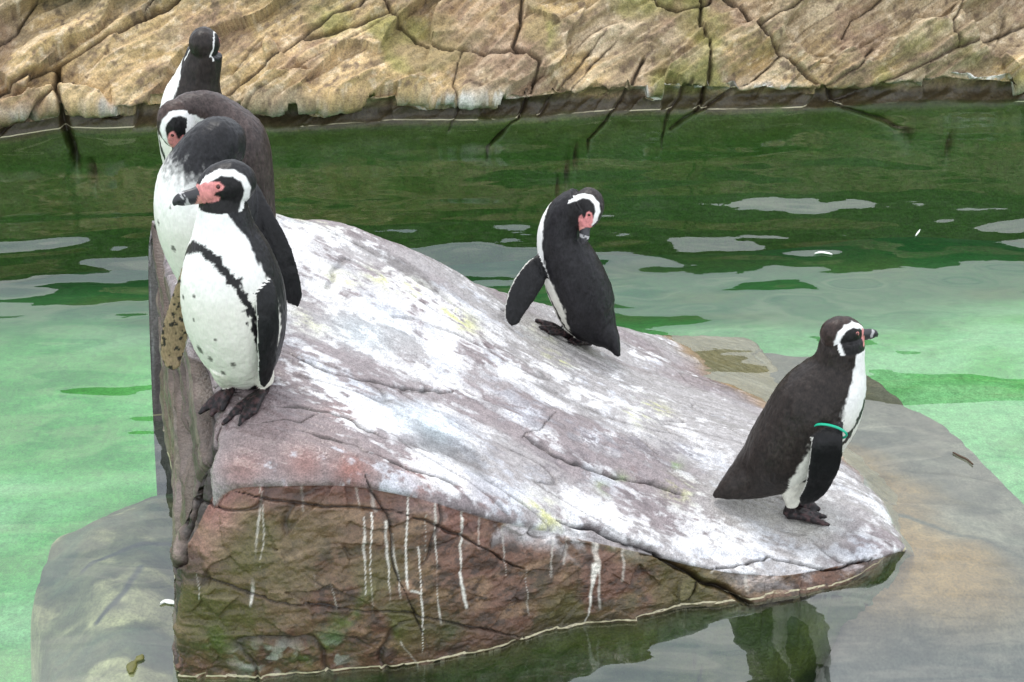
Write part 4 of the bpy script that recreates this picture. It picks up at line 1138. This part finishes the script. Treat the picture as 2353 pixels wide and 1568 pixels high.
def leg(hip, ank, heel, toes, rt, colr=(0.68, 0.66, 0.58), Yhip=None, dank=0.0):
    hl = on_rock(*heel); tt = [on_rock(*t) for t in toes]
    tt = [t_ if abs(t_[2] - hl[2]) < .10 else at_z(*q_, hl[2] - .03) for t_, q_ in zip(tt, toes)]
    a_ = at_y(ank[0], ank[1], hl[1] + dank); a_[2] = max(a_[2], hl[2] + .03)
    h_ = at_y(hip[0], hip[1], (hl[1] if Yhip is None else Yhip))
    return {'hip': h_, 'ankle': a_, 'heel': hl, 'toes': tt, 'rt': rt, 'col': colr}

# -- the tall one at the front corner
Y1 = float(on_rock(560, 915)[1]) + 0.04
v1 = (-.66, -.75, 0.05)
penguin('penguin', 'tall penguin with pink face and spotted white belly at the boulder front corner',
        tsec([(600, 893, .17, 5, 1), (590, 872, .11, 28, 1), (572, 845, .05, 58, 1), (556, 800, .015, 94, 1), (543, 732, 0, 117, .98), (533, 655, 0, 118, .98), (524, 582, 0, 98, 1), (516, 522, 0, 70, 1), (513, 472, 0, 56, 1), (512, 440, 0, 48, 1)], Y1),
        [v1] * 8 + [(-.85, -.5, 0)] * 2,
        (at_y(516, 424, Y1 - .005), (-.90, -.43, -.07), (0, 0, 1), 1.22),
        [dict(secs=fsec([(590, 585, .03, 10), (610, 668, -.075, 26), (616, 755, -.105, 29), (613, 835, -.10, 24), (607, 890, -.09, 8)], Y1, (.80, .60, 0)), out=(.006, .0065, .007), inn=(.05, .05, .05), outer=1, trail=-1),
         dict(secs=fsec([(436, 620, .03, 18), (421, 690, .05, 27), (405, 755, .05, 31), (396, 810, .05, 27), (398, 852, .045, 8)], Y1, (.97, .1, .1)), out=(.02, .02, .02), inn=(.27, .20, .12), outer=-1, spot=True, trail=1)],
        [leg((515, 835), (520, 880), (532, 905), [(462, 955), (486, 960), (512, 948)], .040, Yhip=Y1 - .05),
         leg((598, 850), (612, 888), (606, 908), [(516, 978), (552, 980), (585, 955)], .036, Yhip=Y1 - .02)],
        SLATE, root=on_rock(575, 915), seed=1, lean_white=.14, band_up=.62,
        spots=[(4.6, -.5, .05), (4.5, .05, .035), (3.7, .02, .085), (3.5, .25, .06), (3.1, .45, .055), (2.9, .35, .05), (3.4, .75, .06), (3.9, -.35, .045), (3.3, -.35, .05), (5.0, -.3, .05), (5.2, .1, .045), (5.3, -.55, .04), (4.8, -.8, .04), (4.1, .5, .035), (2.8, -.05, .05), (5.1, -.75, .04), (4.3, -.95, .04)])

# -- close behind it, head tucked over its shoulder
Y2 = Y1 + 0.36
v2 = (-.62, -.78, 0.0)
penguin('penguin', 'slate-backed penguin with its head tucked away, squeezed behind the tall front one',
        tsec([(600, 740, .16, 5, 1), (585, 722, .10, 26, 1), (560, 700, .04, 56, 1), (530, 650, .01, 96, 1), (503, 575, 0, 116, 1), (482, 492, 0, 124, 1), (472, 420, 0, 110, 1), (480, 368, 0, 84, .95), (503, 328, .01, 64, .95), (528, 336, .04, 52, .95)], Y2),
        [v2] * 7 + [(-.75, -.6, .2), (-.5, -.8, .3), (-.2, -.9, .2)],
        (at_y(527, 345, Y2 + .07), (-.15, .93, -.40), (.1, .35, .9), 1.05),
        [dict(secs=fsec([(572, 420, .03, 16), (600, 500, -.04, 30), (632, 572, -.06, 36), (662, 645, -.065, 29), (684, 706, -.06, 7)], Y2, (.88, .45, .3)), out=(.005, .005, .006), inn=(.1, .1, .1), outer=1, trail=-1)],
        [leg((500, 640), (500, 700), (505, 720), [(440, 740), (470, 750), (500, 750)], .04, Yhip=Y2 - .03),
         leg((575, 650), (580, 700), (585, 715), [(520, 745), (550, 755), (580, 750)], .04, Yhip=Y2)],
        SLATE, band=False, headband=0.0, white_top=6.75, root=on_rock(560, 715), seed=2,
        spots=[(5.2, -.3, .05), (4.6, .05, .055), (5.9, -.7, .04), (4.4, -.5, .04), (5.7, .1, .03)])

# -- brown one bowing its head to the left
Y3 = Y1 + 0.64
v3 = (-.80, .60, 0)
penguin('penguin', 'brown-backed penguin bowing its head with a white throat, third in the left group',
        tsec([(628, 640, -.10, 5, 1), (612, 612, -.08, 26, 1), (585, 585, -.04, 56, 1), (550, 545, -.01, 88, 1), (532, 478, 0, 100, 1), (521, 392, 0, 105, 1), (512, 318, 0, 98, 1), (484, 262, -.01, 54, 1), (444, 248, -.03, 38, 1), (416, 258, -.045, 34, 1)], Y3),
        [v3] * 6 + [(-.8, .4, -.3), (-.5, .1, -.8), (.2, 0, -1), (.9, 0, -.4)],
        (at_y(404, 287, Y3 - .065), (-.10, -.16, -.98), (-.93, -.32, .05), 1.12),
        [dict(secs=fsec([(470, 330, -.10, 18), (462, 390, -.13, 30), (458, 450, -.13, 32), (456, 500, -.12, 22), (455, 535, -.11, 6)], Y3, (.9, -.4, 0)), out=(.02, .02, .02), inn=(.2, .2, .2), outer=1)],
        [leg((520, 540), (520, 590), (525, 610), [(465, 590), (480, 600), (495, 612)], .04, Yhip=Y3),
         leg((575, 540), (570, 590), (575, 605), [(520, 585), (530, 595), (545, 605)], .04, Yhip=Y3 + .03)],
        BROWN, root=on_rock(555, 605), seed=3, throat=-.020, headdark=(.045, .03, .026))

# -- the rearmost, looking away
Y4 = Y1 + 0.90
v4 = (-.80, .60, 0)
penguin('penguin', 'rearmost penguin of the left group, back of its dark head against the rock face',
        tsec([(560, 545, -.08, 5, 1), (545, 528, -.06, 26, 1), (520, 505, -.03, 52, 1), (488, 455, 0, 80, 1), (466, 370, 0, 88, 1), (452, 290, 0, 88, 1), (446, 232, 0, 72, 1), (454, 184, 0, 52, 1), (465, 146, 0, 44, 1), (471, 118, 0, 40, 1)], Y4),
        [v4] * 8 + [(-.2, .9, 0), (.5, .8, 0)],
        (at_y(472, 101, Y4), (.12, .94, -.30), (0, 0, 1), 1.04),
        [dict(secs=fsec([(470, 270, -.09, 20), (475, 330, -.12, 28), (478, 390, -.13, 30), (478, 440, -.12, 22), (476, 470, -.11, 6)], Y4, (.9, -.4, 0)), out=(.02, .02, .02), inn=(.2, .2, .2), outer=1)],
        [leg((460, 450), (460, 500), (465, 520), [(410, 500), (420, 508), (435, 515)], .04, Yhip=Y4),
         leg((515, 455), (510, 500), (515, 515), [(465, 500), (475, 505), (490, 512)], .04, Yhip=Y4 + .03)],
        DKBROWN, root=on_rock(490, 515), seed=4, hbw=.6, lean_white=.12)

# -- the preening one in the middle
Y5 = float(on_rock(1320, 785)[1])
v5 = (-.66, .75, 0)
penguin('penguin', 'penguin preening its shoulder midway down the boulder, flipper held out, seen from behind',
        tsec([(1423, 819, -.09, 4, 1), (1404, 785, -.06, 26, .8), (1380, 757, -.03, 48, .9), (1354, 722, -.01, 66, 1), (1334, 672, 0, 72, 1), (1313, 622, 0, 69, 1), (1294, 573, 0, 60, 1), (1288, 530, 0, 51, 1), (1304, 492, 0, 46, 1), (1338, 468, -.01, 42, 1)], Y5),
        [v5] * 7 + [(-.7, .7, 0), (-.5, .6, -.6), (-.1, .3, -.9)],
        (at_y(1352, 480, Y5 - .025), (-.02, -.42, -.90), (.95, -.30, .05), 1.06),
        [dict(secs=fsec([(1262, 585, .0, 16), (1230, 628, -.07, 32), (1202, 672, -.11, 34), (1183, 713, -.14, 26), (1176, 750, -.16, 5)], Y5, (.80, .1, -.55)), out=(.007, .007, .008), inn=(.2, .2, .2), outer=1, trail=-1)],
        [leg((1310, 735), (1306, 768), (1302, 778), [(1234, 742), (1242, 758), (1262, 770)], .030, (.05, .05, .05), Yhip=Y5),
         leg((1360, 750), (1352, 782), (1356, 795), [(1300, 778), (1308, 790), (1322, 796)], .030, (.05, .05, .05), Yhip=Y5 - .02)],
        (0.012, 0.0115, 0.0135), root=on_rock(1330, 792), seed=5, headdark=(.026, .021, .021))

# -- the one at the low end, with a green flipper band
Y6 = float(on_rock(1815, 1188)[1]) + .035
v6 = (.94, .33, .1)
fl6 = fsec([(1922, 915, -.02, 14), (1903, 1000, -.125, 34), (1895, 1065, -.14, 36), (1876, 1120, -.125, 28), (1842, 1160, -.11, 6)], Y6, (.96, -.15, .2))
p6 = penguin('penguin', 'dark penguin facing right at the low end of the boulder, green band on its flipper',
        tsec([(1640, 1141, -.03, 5, 1), (1676, 1122, -.02, 29, 1), (1733, 1090, 0, 63, .95), (1789, 1050, 0, 92, .92), (1845, 988, 0, 106, .92), (1882, 926, 0, 106, .90), (1912, 873, 0, 84, .92), (1928, 832, 0, 60, .95), (1934, 795, 0, 53, .92), (1936, 775, 0, 47, .92)], Y6),
        [v6] * 6 + [(.98, .12, 0)] * 4,
        (at_y(1937, 766, Y6), (.94, .30, -.06), (0, 0, 1), 1.04),
        [dict(secs=fl6, out=(.005, .005, .0055), inn=(.2, .2, .2), outer=1, trail=-1)],
        [leg((1822, 1085), (1820, 1160), (1806, 1192), [(1901, 1211), (1893, 1193), (1872, 1183)], .042, Yhip=Y6 - .05, dank=0),
         leg((1840, 1085), (1836, 1150), (1826, 1168), [(1882, 1176), (1872, 1166), (1862, 1160)], .040, Yhip=Y6 + .05)],
        DKBROWN, root=on_rock(1812, 1190), seed=6, lean_white=(.22, -.10), pinkx=.040, headdark=(.030, .020, .017))
# band round the flipper
bc_ = fl6[0][0] * .12 + fl6[1][0] * .88 + np.array([0, -.010, .004])
ax_ = nrm(fl6[1][0] - fl6[0][0]); e1 = nrm(np.array([.96, -.15, -.1]) - np.dot([.96, -.15, -.1], ax_) * ax_); e2 = np.cross(ax_, e1)
th = np.linspace(0, 2 * math.pi, 40, endpoint=False)
ringc = bc_ + np.cos(th)[:, None] * e1 * .045 + np.sin(th)[:, None] * e2 * .027
rows_ = []
for t2 in np.linspace(0, 2 * math.pi, 9):
    rad = 1 + .0 * t2
    outd = (ringc - bc_) / np.linalg.norm(ringc - bc_, axis=1, keepdims=True)
    rows_.append(ringc + outd * .0028 * math.cos(t2) + ax_ * .0042 * math.sin(t2))
g_ = np.stack(rows_); gi = np.arange(g_.shape[0] * 40).reshape(-1, 40); gi = np.hstack([gi, gi[:, :1]])
bo = mesh_obj('flipper_band', g_.reshape(-1, 3), grid_faces(gi), M_BAND); adopt(bo, p6); bo['label'] = 'green plastic ring round the flipper'

# ================================================================== SMALL THINGS ON THE WATER
M_QUILL = plain_mat('wet_white_feather', (0.72, 0.74, 0.70), 0.6, amp=0.15)
M_WEED = plain_mat('olive_weed', (0.10, 0.10, 0.02), 0.6, amp=0.5)
M_TWIG = plain_mat('dark_twig', (0.06, 0.035, 0.018), 0.8, amp=0.4)
def strip_thing(name, pts, widths, thick, mat, label, cat, group=None):
    """a thin curled blade lying on the water, with a raised mid rib"""
    c0 = np.array(pts, float); n_ = 26
    cc = catmull(np.hstack([c0, np.array(widths, float)[:, None]]), n_)
    lo = Loft([(p_[:3], np.cross(cc[min(k + 1, n_ - 1)][:3] - cc[max(k - 1, 0)][:3], [0, 0, 1]) + 1e-9, max(p_[3], .0008), thick) for k, p_ in enumerate(cc)], name, 10, 40)
    me_ = bpy.data.meshes.new(name)
    ctr = lo.V.mean(0); me_.from_pydata((lo.V - ctr).tolist(), [], lo.F); me_.update()
    for p in me_.polygons: p.use_smooth = True
    me_.materials.append(mat)
    o_ = bpy.data.objects.new(name, me_); o_.location = tuple(ctr); col.objects.link(o_)
    return tag(o_, label, cat, group)
def wz(x, y, dz=.004):                              # a point floating on the swell
    p = at_z(x, y, 0.0)
    for _ in range(3): p = at_z(x, y, float(water_z(np.array([p[0]]), np.array([p[1]]))[0]) + dz)
    return p
strip_thing('floating_feather', [wz(1872, 583), wz(1886, 580), wz(1902, 582), wz(1912, 585)], [.002, .008, .008, .002], .003, M_QUILL, 'white feather floating on dark water near the right edge of the pool', 'feather', 'feathers on the water')
strip_thing('floating_feather', [wz(368, 1388), wz(380, 1382), wz(394, 1384), wz(402, 1388)], [.003, .008, .009, .002], .003, M_QUILL, 'white feather floating against the left foot of the boulder', 'feather', 'feathers on the water')
strip_thing('floating_weed', [wz(302, 1548), wz(303, 1530), wz(312, 1520), wz(322, 1512), wz(328, 1506)], [.006, .014, .006, .012, .004], .004, M_WEED, 'little olive clump of weed floating at the bottom left', 'weed')
strip_thing('floating_twig', [wz(2190, 1040), wz(2205, 1048), wz(2222, 1056), wz(2236, 1068)], [.0025, .004, .0035, .002], .003, M_TWIG, 'thin dark twig floating over the tan ledge', 'twig')
strip_thing('floating_grass', [wz(2104, 542), wz(2110, 534), wz(2114, 528)], [.002, .004, .001], .002, M_QUILL, 'short pale blade of grass floating alone on the far dark water', 'grass')  # a pale blade of grass afloat
